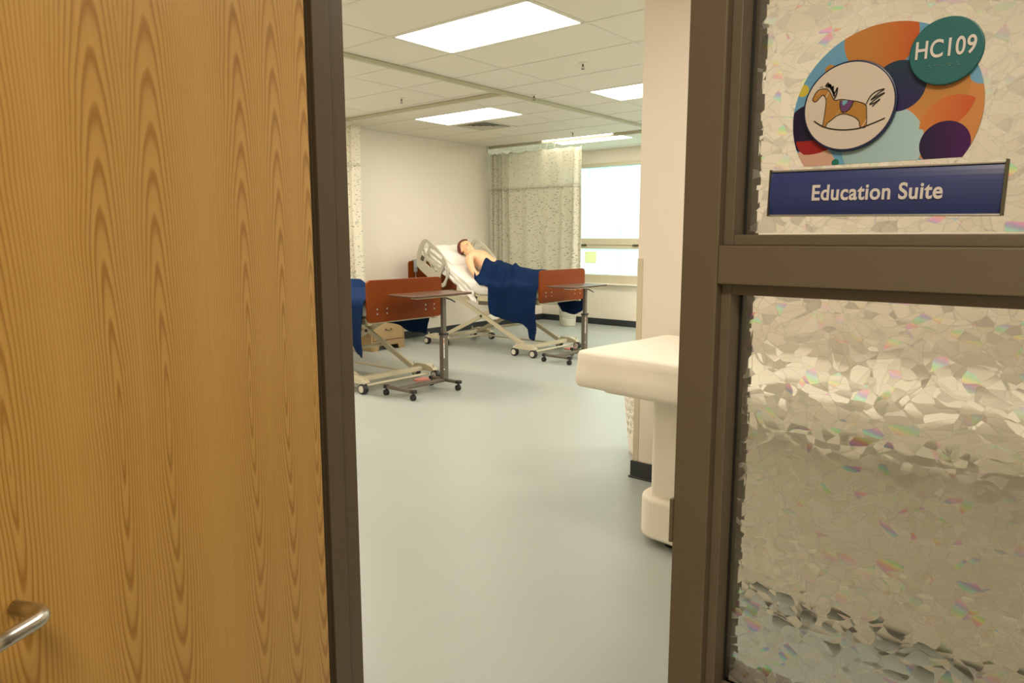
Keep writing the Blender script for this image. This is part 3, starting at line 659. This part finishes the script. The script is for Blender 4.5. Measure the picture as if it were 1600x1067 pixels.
def make_bed(loc, label, occupied):
    t = thing('hospital_bed', label, 'bed', loc, 0, 'hospital beds in the bays')
    for x, z0, z1, nm in ((0, .64, 1.015, 'footboard'), (-2.20, .58, 1.08, 'headboard')):
        bm = NB(); prism(bm, rrect(-.45, .45, z0, z1, .045, 7), 'x', x-.013, x+.013); b = obj(nm, bm, 'mahog', t, bevel=.004)
        if nm == 'footboard':
            for sy in (-.345, -.235, .235, .345):
                for dz in (.045, .088):
                    bm = NB(); cyl(bm, (x+.013, sy, z0+dz+.03), (x+.0165, sy, z0+dz+.03), .0075, seg=10); obj('screw', bm, 'silver', b)
    # frame
    bm = NB()
    for s in (-1, 1):
        box(bm, -1.03, -.02, s*.40-.02, s*.40+.02, .615, .675)
        a = head_pt(0, -.035); b = head_pt(1.04, -.035); bar(bm, (a[0], s*.40, a[1]), (b[0], s*.40, b[1]), .04, .06)
        box(bm, -2.2, -1.03, s*.33-.02, s*.33+.02, .60, .65)
    for x in (-.08, -.5, -1.0): box(bm, x-.02, x+.02, -.40, .40, .62, .66)
    box(bm, -2.19, -2.15, -.34, .34, .58, .66); box(bm, -.10, -.013, -.30, -.24, .64, .70); box(bm, -.10, -.013, .24, .30, .64, .70)
    obj('deck_frame', bm, 'cream_metal', t, bevel=.005)
    bm = NB(); box(bm, -1.0, -.05, -.41, .41, .676, .684)
    a = head_pt(0, 0); b = head_pt(1.04, 0); bar(bm, (a[0], 0, a[1]-.004), (b[0], 0, b[1]-.004), .82, .008); obj('deck_panel', bm, 'cream_plastic', t)
    # scissor lift
    for y in (-.34, .34):
        bm = NB(); bar(bm, (-1.36, y-.02, .62), (-.28, y-.02, .12), .03, .05); obj('scissor_arm', bm, 'cream_metal', t, bevel=.004)
        bm = NB(); bar(bm, (-.57, y+.02, .62), (-1.66, y+.02, .12), .03, .05); obj('scissor_arm', bm, 'cream_metal', t, bevel=.004)
        bm = NB(); cyl(bm, (-.965, y-.05, .425), (-.965, y+.05, .425), .016); obj('pivot_bolt', bm, 'dark_metal', t)
    for qx, qz, qr in ((-1.36, .62, .02), (-.57, .62, .02), (-.75, .30, .018)):
        bm = NB(); cyl(bm, (qx, -.36, qz), (qx, .36, qz), qr); obj('cross_tube', bm, 'cream_metal', t, True)
    if occupied: bm = NB(); cyl(bm, (-.45, .05, .20), (-.62, .05, .34), .035); cyl(bm, (-.62, .05, .34), (-.95, .05, .55), .02); box(bm, -1.25, -.95, -.12, .18, .53, .615); obj('actuator', bm, 'cream_plastic', t, bevel=.006)
    # dollies
    for cx, w, nm in ((-.225, .28, 'foot'), (-1.69, .34, 'head')):
        bm = NB(); box(bm, cx-.03, cx+.03, -.42, .42, .085, .125); cyl(bm, (cx+.09, -.40, .06), (cx+.09, .40, .06), .013, seg=10)
        for s in (-1, 1):
            y = s*.42; P = [(cx-w/2-.03, .10), (cx-w/2, .125), (cx-w*.2, .15), (cx+w*.2, .15), (cx+w/2, .125), (cx+w/2+.03, .10), (cx+w/2, .085), (cx-w/2, .085)]
            prism(bm, P, 'y', y-.03, y+.03)
            for q in (-.5, .5): cyl(bm, (cx+q*w, y, .12), (cx+q*w, y, .155), .008, seg=8)
        obj('dolly_frame', bm, 'cream_metal', t, bevel=.004)
        for s in (-1, 1):
            for q in (-.5, .5): caster(t, cx+q*w, s*.445)
    bm = NB(); prism(bm, rrect(-.06, .04, .11, .27, .03), 'z', .035, .055); pd = obj('brake_pedal', bm, 'red', t, bevel=.005); pd['label'] = 'red brake pedal at the foot end'
    # link rods between head and foot dollies
    bm = NB(); cyl(bm, (-1.55, .28, .075), (-.3, .28, .075), .010, seg=8); obj('link_rod', bm, 'cream_metal', t)
    # mattress
    top = []; N = 46
    bm = NB(); rnd = random.Random(2)
    L1, L2 = .95, 1.02
    ring = []
    def prof(w, r=.05):
        out = []
        for k in range(7): a = R(-90+180*k/6); 
        return out
    rows = []
    for i in range(N+1):
        s = (L1+L2)*i/N; end = min(s, L1+L2-s); pinch = max(0.0, min(1, end/.05))**.5
        if s < L1: bx, bz, nx, nz = -.04-s, .685, 0, 1
        else:
            q = head_pt(s-L1+.0, .005); bx, bz, nx, nz = q[0], q[1], -math.sin(TH), math.cos(TH)
            k = min(1, (s-L1)/.12); nx *= k; nz = math.sqrt(1-nx*nx)
        row = []; W = .43*(.97+.03*pinch); H = .15
        outline = [(-W+.03, 0), (-W, .03), (-W, .075), (-W, .12), (-W+.012, .14), (-W+.04, H)]+[(-W+.04+(2*W-.08)*k/14, H) for k in range(1, 14)]+[(W-.04, H), (W-.012, .14), (W, .12), (W, .075), (W, .03), (W-.03, 0)]
        for (yy, hh_) in outline:
            dz = hh_*(.35+.65*pinch) if hh_ > .07 else hh_
            wr = .006*math.sin(yy*13+s*21)*math.sin(s*9+yy*4)+.004*math.sin(yy*31-s*37) if hh_ >= .075 else 0
            sd = .010*math.sin(s*30+hh_*25)+.006*math.sin(s*61-hh_*40) if abs(yy) >= W-.013 else 0
            row.append(bm.verts.new((bx+nx*(dz+wr), yy+math.copysign(sd, yy), bz+nz*(dz+wr))))
        rows.append(row)
    for A, B in zip(rows, rows[1:]):
        for k in range(len(A)): j = (k+1) % len(A); bm.faces.new([A[k], A[j], B[j], B[k]])
    bm.faces.new(rows[0][::-1]); bm.faces.new(rows[-1])
    obj('mattress', bm, 'sheet', t, True)
    if occupied:
        # loose fitted-sheet corner hanging at the near side of the head section
        bm = NB(); V = []
        for i in range(25):
            s = .0+.84*i/24; row = []
            for j in range(9):
                v = j/8; drop = (.19+.05*math.sin(s*7+.6))*v; p = head_pt(s, .13-drop*.9)
                row.append(bm.verts.new((p[0], -.436-.012*math.sin(s*38+v*4)*v-.012*v-.010*math.sin(v*14+s*9), p[1]-.03*v)))
            V.append(row)
        for i in range(24):
            for j in range(8): bm.faces.new([V[i][j], V[i+1][j], V[i+1][j+1], V[i][j+1]])
        o = obj('sheet_drop', bm, 'sheet', t, True); sm = o.modifiers.new('s', 'SOLIDIFY'); sm.thickness = .003
    if occupied:
        for y in (-.475, .475): side_rail(t, y)
    return t
BED2 = (-4.95, 6.855, 0); BED1 = (-4.92, 4.365, 0)
bed2 = make_bed(BED2, 'raised hospital bed by the window with mannequin, mahogany footboard and head rails up', True)
bed1 = make_bed(BED1, 'nearer hospital bed half hidden by the door frame, mahogany footboard with blue blanket', False)

# pillow
def pillow(name, label, bed, s0, w, l, th, off, cat='pillow', y0=0):
    bm = NB(); n = 18; V = [[], []]
    for side in (0, 1):
        for i in range(n+1):
            row = []
            for j in range(n+1):
                u, v = -1+2*i/n, -1+2*j/n
                k = max(0, (1-u**4))**.5*max(0, (1-v**4))**.5
                hgt = (1 if side else -.45)*th*.5*k*(1+.06*math.sin(u*7+v*5)+.04*math.sin(v*11-u*3))
                p = head_pt(s0+u*l/2*(1-.06*v*v), off+hgt)
                row.append(bm.verts.new((p[0], y0+v*w/2*(1-.06*u*u), p[1])))
            V[side].append(row)
    for side in (0, 1):
        for i in range(n):
            for j in range(n):
                q = [V[side][i][j], V[side][i+1][j], V[side][i+1][j+1], V[side][i][j+1]]; bm.faces.new(q if side else q[::-1])
    bmesh.ops.remove_doubles(bm, verts=bm.verts[:], dist=.0015)
    o = obj(name, bm, 'sheet', None, True); o.location = bed; return tag(o, label, cat)
pillow('pillow', 'plump white pillow under the mannequin head on the raised bed', BED2, .70, .72, .48, .25, .135)

# ------------------------------------------------------------------ mannequin
def mannequin():
    # joints in bed space; skin radii per joint
    def tp(s, off, y): p = head_pt(s, off); return (p[0]+.13, y, p[1]+.03)
    J = {}
    J['pelvis'] = ((-.86, 0, .925), (.155, .105)); J['waist'] = (tp(.10, .245, 0), (.135, .095)); J['chest'] = (tp(.30, .27, 0), (.155, .112)); J['uchest'] = (tp(.41, .275, 0), (.14, .095))
    J['neck'] = (tp(.495, .290, 0), (.058, .055)); J['skull'] = (tp(.545, .275, 0), (.055, .06))
    E = [('pelvis', 'waist'), ('waist', 'chest'), ('chest', 'uchest'), ('uchest', 'neck'), ('neck', 'skull')]
    for s, k in ((-1, 'n'), (1, 'f')):
        J['sh'+k] = (tp(.405, .262, s*.180), (.062, .058)); J['ua'+k] = (tp(.34, .20, s*.245), (.050, .048)); J['el'+k] = (tp(.27, .12, s*.275), (.040, .040))
        J['fa'+k] = ((-1.02, s*.26, .905), (.036, .034)); J['wr'+k] = ((-.86, s*.225, .885), (.025, .021)); 
        E += [('uchest', 'sh'+k), ('sh'+k, 'ua'+k), ('ua'+k, 'el'+k), ('el'+k, 'fa'+k), ('fa'+k, 'wr'+k)]
        J['hip'+k] = ((-.80, s*.095, .915), (.095, .085)); J['th'+k] = ((-.61, s*.105, .915), (.078, .075)); J['kn'+k] = ((-.43, s*.11, .905), (.055, .055)); J['ca'+k] = ((-.31, s*.115, .89), (.053, .05)); J['an'+k] = ((-.12, s*.12, .875), (.036, .036))
        J['ft'+k] = ((-.085, s*.125, .94), (.036, .03))
        E += [('pelvis', 'hip'+k), ('hip'+k, 'th'+k), ('th'+k, 'kn'+k), ('kn'+k, 'ca'+k), ('ca'+k, 'an'+k), ('an'+k, 'ft'+k)]
        # palm and five fingers
        J['pm'+k] = ((-.73, s*.22, .885), (.030, .015)); E.append(('wr'+k, 'pm'+k))
        for f, (dy, ln) in enumerate([(-.027, .07), (-.009, .08), (.009, .075), (.026, .058)]):
            a, b = 'f%d%sa' % (f, k), 'f%d%sb' % (f, k)
            J[a] = ((-.73+ln*.55, s*.22+dy, .888), (.009, .009)); J[b] = ((-.73+ln, s*.22+dy, .873), (.007, .007)); E += [('pm'+k, a), (a, b)]
        J['t'+k+'a'] = ((-.755, s*.22-s*.042, .892), (.011, .011)); J['t'+k+'b'] = ((-.725, s*.22-s*.055, .888), (.009, .009)); E += [('wr'+k, 't'+k+'a'), ('t'+k+'a', 't'+k+'b')]
    names = list(J); me = bpy.data.meshes.new('b'); me.from_pydata([J[n][0] for n in names], [(names.index(a), names.index(b)) for a, b in E], [])
    o = bpy.data.objects.new('b', me); C.objects.link(o); o.modifiers.new('k', 'SKIN'); s = o.modifiers.new('s', 'SUBSURF'); s.levels = 2
    for i, n in enumerate(names): sv = me.skin_vertices[0].data[i]; sv.radius = J[n][1]; sv.use_root = (n == 'pelvis')
    bpy.context.view_layer.update()
    bodym = bpy.data.meshes.new_from_object(o.evaluated_get(bpy.context.evaluated_depsgraph_get())); bpy.data.objects.remove(o)
    bm = NB(); bm.from_mesh(bodym)
    # head: frame with its up axis (crown) along the neck direction and face turned up and slightly to the foot end
    hc = Vector(tp(.648, .335, 0))+Vector((.035, 0, -.065)); crown = Vector((-math.cos(R(33)), 0, math.sin(R(33)))).normalized(); face = Vector((math.sin(R(33)), 0, math.cos(R(33)))); side = crown.cross(face)
    # tip the chin down toward the chest
    rot = Matrix.Rotation(R(26), 3, 'Y'); crown = rot @ crown; face = rot @ face
    turn = Matrix.Rotation(R(-8), 3, crown); face = turn @ face; side = turn @ side
    HM = Matrix(((side.x, face.x, crown.x, hc.x), (side.y, face.y, crown.y, hc.y), (side.z, face.z, crown.z, hc.z), (0, 0, 0, 1))) @ Matrix.Scale(1.07, 4)
    def ball(c, r, sub=3, bmx=bm):
        m = HM @ Matrix.Translation(c) @ Matrix.Diagonal((*r, 1)); bmesh.ops.create_icosphere(bmx, subdivisions=sub, radius=1, matrix=m)
    ball((0, -.012, .030), (.076, .094, .085)); ball((0, .022, -.030), (.060, .068, .075)); ball((0, .050, -.082), (.034, .034, .024))   # skull, face, chin
    ball((0, .03, -.06), (.052, .055, .04)); ball((0, .088, -.018), (.011, .014, .024)); ball((0, .100, -.030), (.014, .014, .011))     # jaw, nose
    ball((0, .080, .024), (.045, .014, .010)); ball((0, .086, -.057), (.022, .010, .008))                                              # brow, lips
    for q in (-1, 1): ball((q*.036, .066, -.026), (.020, .018, .018)); ball((q*.076, -.008, -.010), (.008, .018, .030)); ball((q*.030, .076, .006), (.014, .010, .009))
    # pectorals and neck sides
    for q in (-1, 1):
        p = tp(.345, .335, 0); p = (p[0], p[2]); bmesh.ops.create_icosphere(bm, subdivisions=3, radius=1, matrix=Matrix.Translation((p[0], q*.085, p[1])) @ Matrix.Rotation(TH, 4, 'Y') @ Matrix.Diagonal((.085, .085, .045, 1)))
    a = tp(.46, .28, 0); cyl(bm, (a[0], 0, a[2]), tuple(HM @ Vector((0, .0, -.05))), .060, .050, 20)
    m2 = bpy.data.meshes.new('b2'); bm.to_mesh(m2); bm.free(); o = bpy.data.objects.new('b2', m2); C.objects.link(o)
    rm = o.modifiers.new('r', 'REMESH'); rm.mode = 'VOXEL'; rm.voxel_size = .0075; sm = o.modifiers.new('s', 'SMOOTH'); sm.factor = .5; sm.iterations = 4
    bpy.context.view_layer.update()
    me = bpy.data.meshes.new_from_object(o.evaluated_get(bpy.context.evaluated_depsgraph_get())); bpy.data.objects.remove(o)
    me.name = 'patient_mannequin'; me.materials.clear()
    man = obj('patient_mannequin', me, 'skin', None, True); man.location = BED2
    tag(man, 'bare-chested training mannequin with auburn hair lying on the raised bed', 'mannequin')
    # hair cap: skull shell from the brow line back to the nape
    bm = NB(); bmesh.ops.create_icosphere(bm, subdivisions=4, radius=1, matrix=Matrix.Diagonal((.0825, .101, .092, 1)))
    cut = [v for v in bm.verts if (v.co.y > .052-.35*abs(v.co.x) and v.co.z < .062) or v.co.z < -.070 or (v.co.y > .012 and v.co.z < .012)]
    bmesh.ops.delete(bm, geom=cut, context='VERTS')
    for v in bm.verts: v.co *= 1+.018*math.sin(v.co.x*190+v.co.z*60)*math.sin(v.co.y*160)
    bm.transform(HM @ Matrix.Translation((0, -.012, .030))); hr = obj('hair', bm, 'hair', man, True); s = hr.modifiers.new('s', 'SOLIDIFY'); s.thickness = .008
    hr['label'] = 'short auburn hair'
    for q in (-1, 1):
        bm = NB(); bmesh.ops.create_icosphere(bm, subdivisions=2, radius=1, matrix=HM @ Matrix.Translation((q*.030, .0835, .004)) @ Matrix.Diagonal((.010, .004, .004, 1))); obj('eye', bm, 'eye', man, True)
        bm = NB(); bmesh.ops.create_icosphere(bm, subdivisions=2, radius=1, matrix=HM @ Matrix.Translation((q*.030, .088, .024)) @ Matrix.Diagonal((.017, .004, .0035, 1))); obj('eyebrow', bm, 'hair', man, True)
    bm = NB(); bmesh.ops.create_icosphere(bm, subdivisions=2, radius=1, matrix=HM @ Matrix.Translation((0, .092, -.057)) @ Matrix.Diagonal((.021, .005, .0055, 1))); obj('lips', bm, 'lips', man, True)
    return man
mannequin()

# ------------------------------------------------------------------ blankets
def lerp(tab, x):
    if x <= tab[0][0]: return tab[0][1]
    for (a, va), (b, vb) in zip(tab, tab[1:]):
        if x <= b: k = (x-a)/(b-a); k = k*k*(3-2*k); return va+(vb-va)*k
    return tab[-1][1]
def blanket(name, label, bed, bump, near, far, xa, xb, mhw=.445, seed=1, headfold=True):
    """bump: height of the body under the cloth along x; near/far: lowest z of the hanging edges along x"""
    bm = NB(); NX = int((xb-xa)/.012); NS, NT_ = 26, 44; V = []
    for i in range(NX+1):
        x = xa+(xb-xa)*i/NX; row = []
        bp = lerp(bump, x); zt = .842
        if x < HX: zt = .835+(HX-x)*math.tan(TH)
        zt += .006
        def top(y):
            yy = abs(y)/mhw; g = math.exp(-(y/.285)**4)*bp
            g += .014*math.sin(y*12+x*5)*math.sin(x*8+1.0)*(bp > .05)+.004*math.sin(x*19+y*13)
            g -= .02*max(0, yy-.9)/.1
            e = math.exp(-((x-xa)/.16)**2) if headfold else 0
            g += e*(.022*math.sin(y*9+x*14)**2+.020)
            dg = (.045*math.exp(-((x+.72+y*.75)/.04)**2)*max(0, min(1, (.2-y)/.2))+.035*math.exp(-((x+.92+y*.35)/.035)**2)*max(0, min(1, (.15-y)/.3))-.02*math.exp(-((x+.82+y*.5)/.03)**2)*(y < .1)) if headfold else 0
            return zt+max(0, g)+dg
        zn, zf = lerp(near, x), lerp(far, x)
        # near hanging part, bottom to top
        zedge = top(-mhw)
        for k in range(NS):
            v = k/NS; z = zn+(zedge-.03-zn)*v; dep = min(1, (zedge-z)/.35)
            fold = .016*math.sin(x*15+.8)+.006*math.sin(x*33)+.012*math.sin(x*7+z*4)
            row.append((x+.02*math.sin(z*7+x*9)*dep, -mhw-.022-dep*(.018+fold), z))
        for k in range(NT_+1):
            y = -mhw+2*mhw*k/NT_; z = top(y)
            if k in (0, NT_): z -= .008
            row.append((x, y*1.012, z))
        zedge = top(mhw)
        for k in range(NS):
            v = 1-(k+1)/NS; z = zf+(zedge-.03-zf)*v; dep = min(1, (zedge-z)/.35)
            row.append((x, mhw+.022+dep*(.02+.02*math.sin(x*19+2)), z))
        V.append([bm.verts.new((p[0]+(.15*min(1, max(0, -p[1])/mhw)*max(0, 1-(x-xa)/.45) if headfold else 0), p[1], p[2])) for p in row])
    for A, B in zip(V, V[1:]):
        for k in range(len(A)-1): bm.faces.new([A[k], B[k], B[k+1], A[k+1]])
    o = obj(name, bm, 'blue', None, True); s = o.modifiers.new('s', 'SOLIDIFY'); s.thickness = .006; s.offset = 1
    ss = o.modifiers.new('m', 'SMOOTH'); ss.factor = .5; ss.iterations = 2
    o.location = bed; tag(o, label, 'blanket', 'navy knit blankets'); return o
b2 = blanket('blanket', 'navy blanket over the mannequin, hanging down the near side of the bed', BED2,
        [(-1.16, .175), (-1.0, .215), (-.7, .18), (-.4, .145), (-.2, .135), (-.06, .125), (-.02, .09)],
        [(-1.2, 1.02), (-1.0, .83), (-.80, .80), (-.765, .58), (-.73, .48), (-.62, .44), (-.48, .42), (-.27, .395), (-.17, .35), (-.13, .22), (-.06, .205), (-.03, .33)],
        [(-1.2, 1.02), (-.48, .80), (-.41, .52), (-.36, .45), (-.15, .43), (-.06, .47), (-.03, .55)], -1.14, -.018)
b1 = blanket('blanket', 'navy blanket spread over the nearer bed, its corner hanging beside the door frame', BED1,
        [(-1.5, .04), (-.4, .04), (-.02, .03)],
        [(-1.5, .70), (-.6, .52), (-.22, .45), (-.10, .36), (-.05, .33), (-.03, .38)],
        [(-1.5, .62), (-.8, .50), (-.41, .435), (-.25, .43), (-.20, .56), (-.14, .80), (-.03, .80)], -1.2, -.018, headfold=False)

# ------------------------------------------------------------------ overbed tables
def make_table(loc, label, ztop):
    t = thing('overbed_table', label, 'table', loc, 0, 'wheeled overbed tables')
    bm = NB(); prism(bm, rrect(-.20, .19, -.50, .20, .035, 6), 'z', ztop-.018, ztop); obj('tabletop', bm, 'table_wood', t, bevel=.006, seg=3)
    bm = NB(); box(bm, -.04, .04, -.36, .16, ztop-.042, ztop-.018); box(bm, -.12, .12, -.06, .08, ztop-.032, ztop-.018); obj('top_bracket', bm, 'cream_metal', t, bevel=.003)
    bm = NB(); box(bm, -.017, .017, -.022, .022, .45, ztop-.04); obj('inner_post', bm, 'grey_metal', t, bevel=.004)
    bm = NB(); box(bm, -.025, .025, -.033, .033, .09, .50); p = obj('outer_post', bm, 'grey_metal', t, bevel=.005)
    O('collar', 'black', p, (-.029, .029, -.038, .038, .495, .515), bevel=.003)
    for z0, z1, mt in ((.375, .47, 'label_white'), (.285, .37, 'label_white'), (.425, .455, 'red'), (.175, .188, 'label_white')):
        w_ = .011; e = .0262 if mt != 'red' else .0268
        O('sticker', mt, p, (e-.0012, e, -.028, -.028+w_, z0, z1))
    bm = NB(); tube(bm, [(.01, .03, ztop-.055), (.03, .07, ztop-.07), (.045, .11, ztop-.095)], .006, 8); obj('height_lever', bm, 'black', t, True)
    for y in (-.55, 0):
        bm = NB(); box(bm, -.18, .20, y-.02, y+.02, .065, .092); leg = obj('base_leg', bm, 'grey_metal', t, bevel=.004)
        for x in (-.165, .185):
            O('end_cap', 'black', leg, (x-.022, x+.022, y-.0215, y+.0215, .064, .094), bevel=.003)
            bm = NB()
            for d in (-.010, .010): cyl(bm, (x-.008, y+d-.006, .026), (x-.008, y+d+.006, .026), .026, seg=18)
            cyl(bm, (x, y, .03), (x, y, .07), .008, seg=8); box(bm, x-.02, x+.016, y-.004, y+.004, .02, .056); obj('caster', bm, 'black', leg, bevel=.002)
    O('base_beam', 'grey_metal', t, (-.03, .03, -.53, -.02, .064, .092), bevel=.004)
    return t
t1 = make_table((-4.645, 4.575, 0), 'wheeled overbed table in front of the nearer bed footboard', .89)
t2 = make_table((-4.625, 6.85, 0), 'wheeled overbed table at the foot of the bed with the mannequin', .85)

# ------------------------------------------------------------------ bedside cabinet, handset, basket, hamper
n = thing('nightstand', 'wood-grain bedside cabinet with drawers standing between the two beds', 'nightstand', (-7.02, 5.76, 0))
W = .265
O('body', 'stand_wood', n, (-.21, .19, -W, -W+.02, 0, .60), (-.21, .19, W-.02, W, 0, .60), (-.21, .18, -W+.02, W-.02, .11, .60), bevel=.003)
O('top', 'stand_wood', n, (-.22, .215, -W-.01, W+.01, .60, .625), bevel=.004)
bm = NB(); prism(bm, [(-W+.02, 0), (-.17, 0), (-.15, .06), (.15, .06), (.17, 0), (W-.02, 0), (W-.02, .115), (-W+.02, .115)], 'x', .185, .20); obj('kick_board', bm, 'stand_wood', n, bevel=.002)
for z0, z1 in ((.13, .345), (.36, .585)):
    d = O('drawer', 'stand_wood', n, (.18, .198, -W+.03, W-.03, z0, z1), bevel=.003)
    bm = NB(); zc_ = (z0+z1)/2+.02; tube(bm, [(.198, -.045, zc_), (.216, -.04, zc_-.006), (.22, 0, zc_-.012), (.216, .04, zc_-.006), (.198, .045, zc_)], .005, 8); box(bm, .197, .201, -.055, -.035, zc_-.01, zc_+.01); box(bm, .197, .201, .035, .055, zc_-.01, zc_+.01); obj('drawer_pull', bm, 'dark_metal', d)
rm = thing('bed_control_handset', 'grey bed control handset hanging at the left end of the headboard', 'remote control', (-7.115, 6.495, 0))
bm = NB(); prism(bm, rrect(-.026, .026, .93, 1.10, .012), 'x', -.006, .016); hb = obj('body', bm, 'remote', rm, bevel=.004)
for i in range(4):
    for j in (-1, 1): O('button', 'key', hb, (.016, .019, j*.011-.008, j*.011+.008, 1.0+i*.024, 1.016+i*.024), bevel=.001)
O('hook', 'remote', rm, (-.048, -.006, -.012, .012, 1.088, 1.094), (-.052, -.048, -.012, .012, 1.04, 1.094))
bm = NB(); tube(bm, [(.005, 0, .93), (.008, 0, .80), (.012, .01, .66), (-.0, .02, .50), (-.02, .06, .40)], .004, 8); obj('cable', bm, 'remote', rm, True)
def basket(name, label, cat, loc, r0, r1, H, rows, hole=.011, mat='basket', zs=(.25, .75)):
    t = thing(name, label, cat, loc)
    seg = 48; bm = NB(); nz = 26; V = []
    for j in range(nz+1):
        z = H*j/nz; r = r0+(r1-r0)*j/nz; V.append([bm.verts.new((r*math.cos(2*math.pi*k/seg), r*math.sin(2*math.pi*k/seg), z)) for k in range(seg)])
    for j in range(nz):
        for k in range(seg):
            if zs[0] < j/nz < zs[1] and (j % 2 == 0) and ((k+(j//2)) % 2 == 0): continue
            bm.faces.new([V[j][k], V[j][(k+1) % seg], V[j+1][(k+1) % seg], V[j+1][k]])
    bm.faces.new(V[0][::-1]); o = obj('body', bm, mat, t, True); s = o.modifiers.new('s', 'SOLIDIFY'); s.thickness = .003; s.offset = -1
    bm = NB(); lathe(bm, [(r1-.004, H-.012), (r1+.008, H-.012), (r1+.010, H-.002), (r1+.006, H+.004), (r1-.004, H+.004)], seg=48, capb=False, capt=False)
    obj('rim', bm, mat, t, True); return t
basket('waste_basket', 'perforated pale plastic waste basket on the floor under the window', 'basket', (-6.55, 9.22, 0), .125, .150, .40, 6)
basket('laundry_hamper', 'tall white perforated hamper standing behind the partition corner', 'hamper', (-2.13, 4.02, 0), .185, .25, .62, 8, mat='white_plastic', zs=(.2, .85))

# ------------------------------------------------------------------ examination table with fitted cream cover
ex = thing('exam_table', 'white covered exam table on a boxy pedestal beside the door frame', 'exam table', (-1.84, 2.64, 0), R(-5))
def cover():
    bm = NB(); X, Yd, zt, zb = 2.1, .76, .872, .715; NX, NY, NZ = 60, 26, 8
    r = .05; ring = rrect(0, X, 0, Yd, .035, 5)
    # densify ring
    Q = []
    for i in range(len(ring)):
        a, b = Vector(ring[i]), Vector(ring[(i+1) % len(ring)]); m = max(1, int((b-a).length/.04))
        for k in range(m): Q.append(a+(b-a)*k/m)
    c = Vector((X/2, Yd/2)); rows = []
    prof = [(-.012, zb-.004), (-.002, zb), (.003, zb+.02), (0, zb+.06), (-.002, zb+.11), (-.003, zt-.016), (-.009, zt-.005), (-.02, zt)]
    for off, z in prof:
        row = []
        for i, q in enumerate(Q):
            d = Vector((min(max(q.x, .035), X-.035), min(max(q.y, .035), Yd-.035))); nrm = (q-d).normalized() if (q-d).length > 1e-6 else Vector((0, 0))
            s = q.x*1.0+q.y*.7; wr = .006*math.sin(z*60+s*2.2)*max(0, 1-(z-zb)/.10)+.003*math.sin(s*17+z*20)
            row.append(bm.verts.new((q.x+nrm.x*(off+wr), q.y+nrm.y*(off+wr), z-(.012*math.sin(s*1.5+.5) if z < zb+.03 else 0))))
        rows.append(row)
    for A, B in zip(rows, rows[1:]):
        n_ = len(A)
        for k in range(n_): j = (k+1) % n_; bm.faces.new([A[k], A[j], B[j], B[k]])
    bm.faces.new(rows[-1]); bm.faces.new(rows[0][::-1]); return bm
obj('cover', cover(), 'cover', ex, True, bevel=0)
bm = NB(); prism(bm, rrect(.10, 2.0, .08, .68, .04), 'z', .68, .714); obj('top_frame', bm, 'white_plastic', ex)
bm = NB(); prism(bm, rrect(.255, 2.02, .125, .66, .11, 8), 'z', .032, .225); obj('base', bm, 'cover', ex, bevel=.018, seg=3)
bm = NB(); prism(bm, rrect(.315, 1.86, .165, .56, .03, 5), 'z', .20, .69); cl = obj('pedestal', bm, 'white_plastic', ex, bevel=.004)
bm = NB(); box(bm, .40, 1.80, .161, .166, .235, .66); obj('access_panel', bm, 'white_plastic', cl, bevel=.001)
bm = NB()
for x in (.42, 1.86):
    for y in (.2, .58):
        bm = NB(); cyl(bm, (x, y, 0), (x, y, .04), .028, seg=14); obj('foot', bm, 'black', ex)
bm = NB(); prism(bm, rrect(.16, .27, .40, .56, .04), 'z', .10, .13); bar(bm, (.23, .48, .11), (.36, .48, .11), .05, .02); fp = obj('foot_pedal', bm, 'white_plastic', ex, bevel=.006)
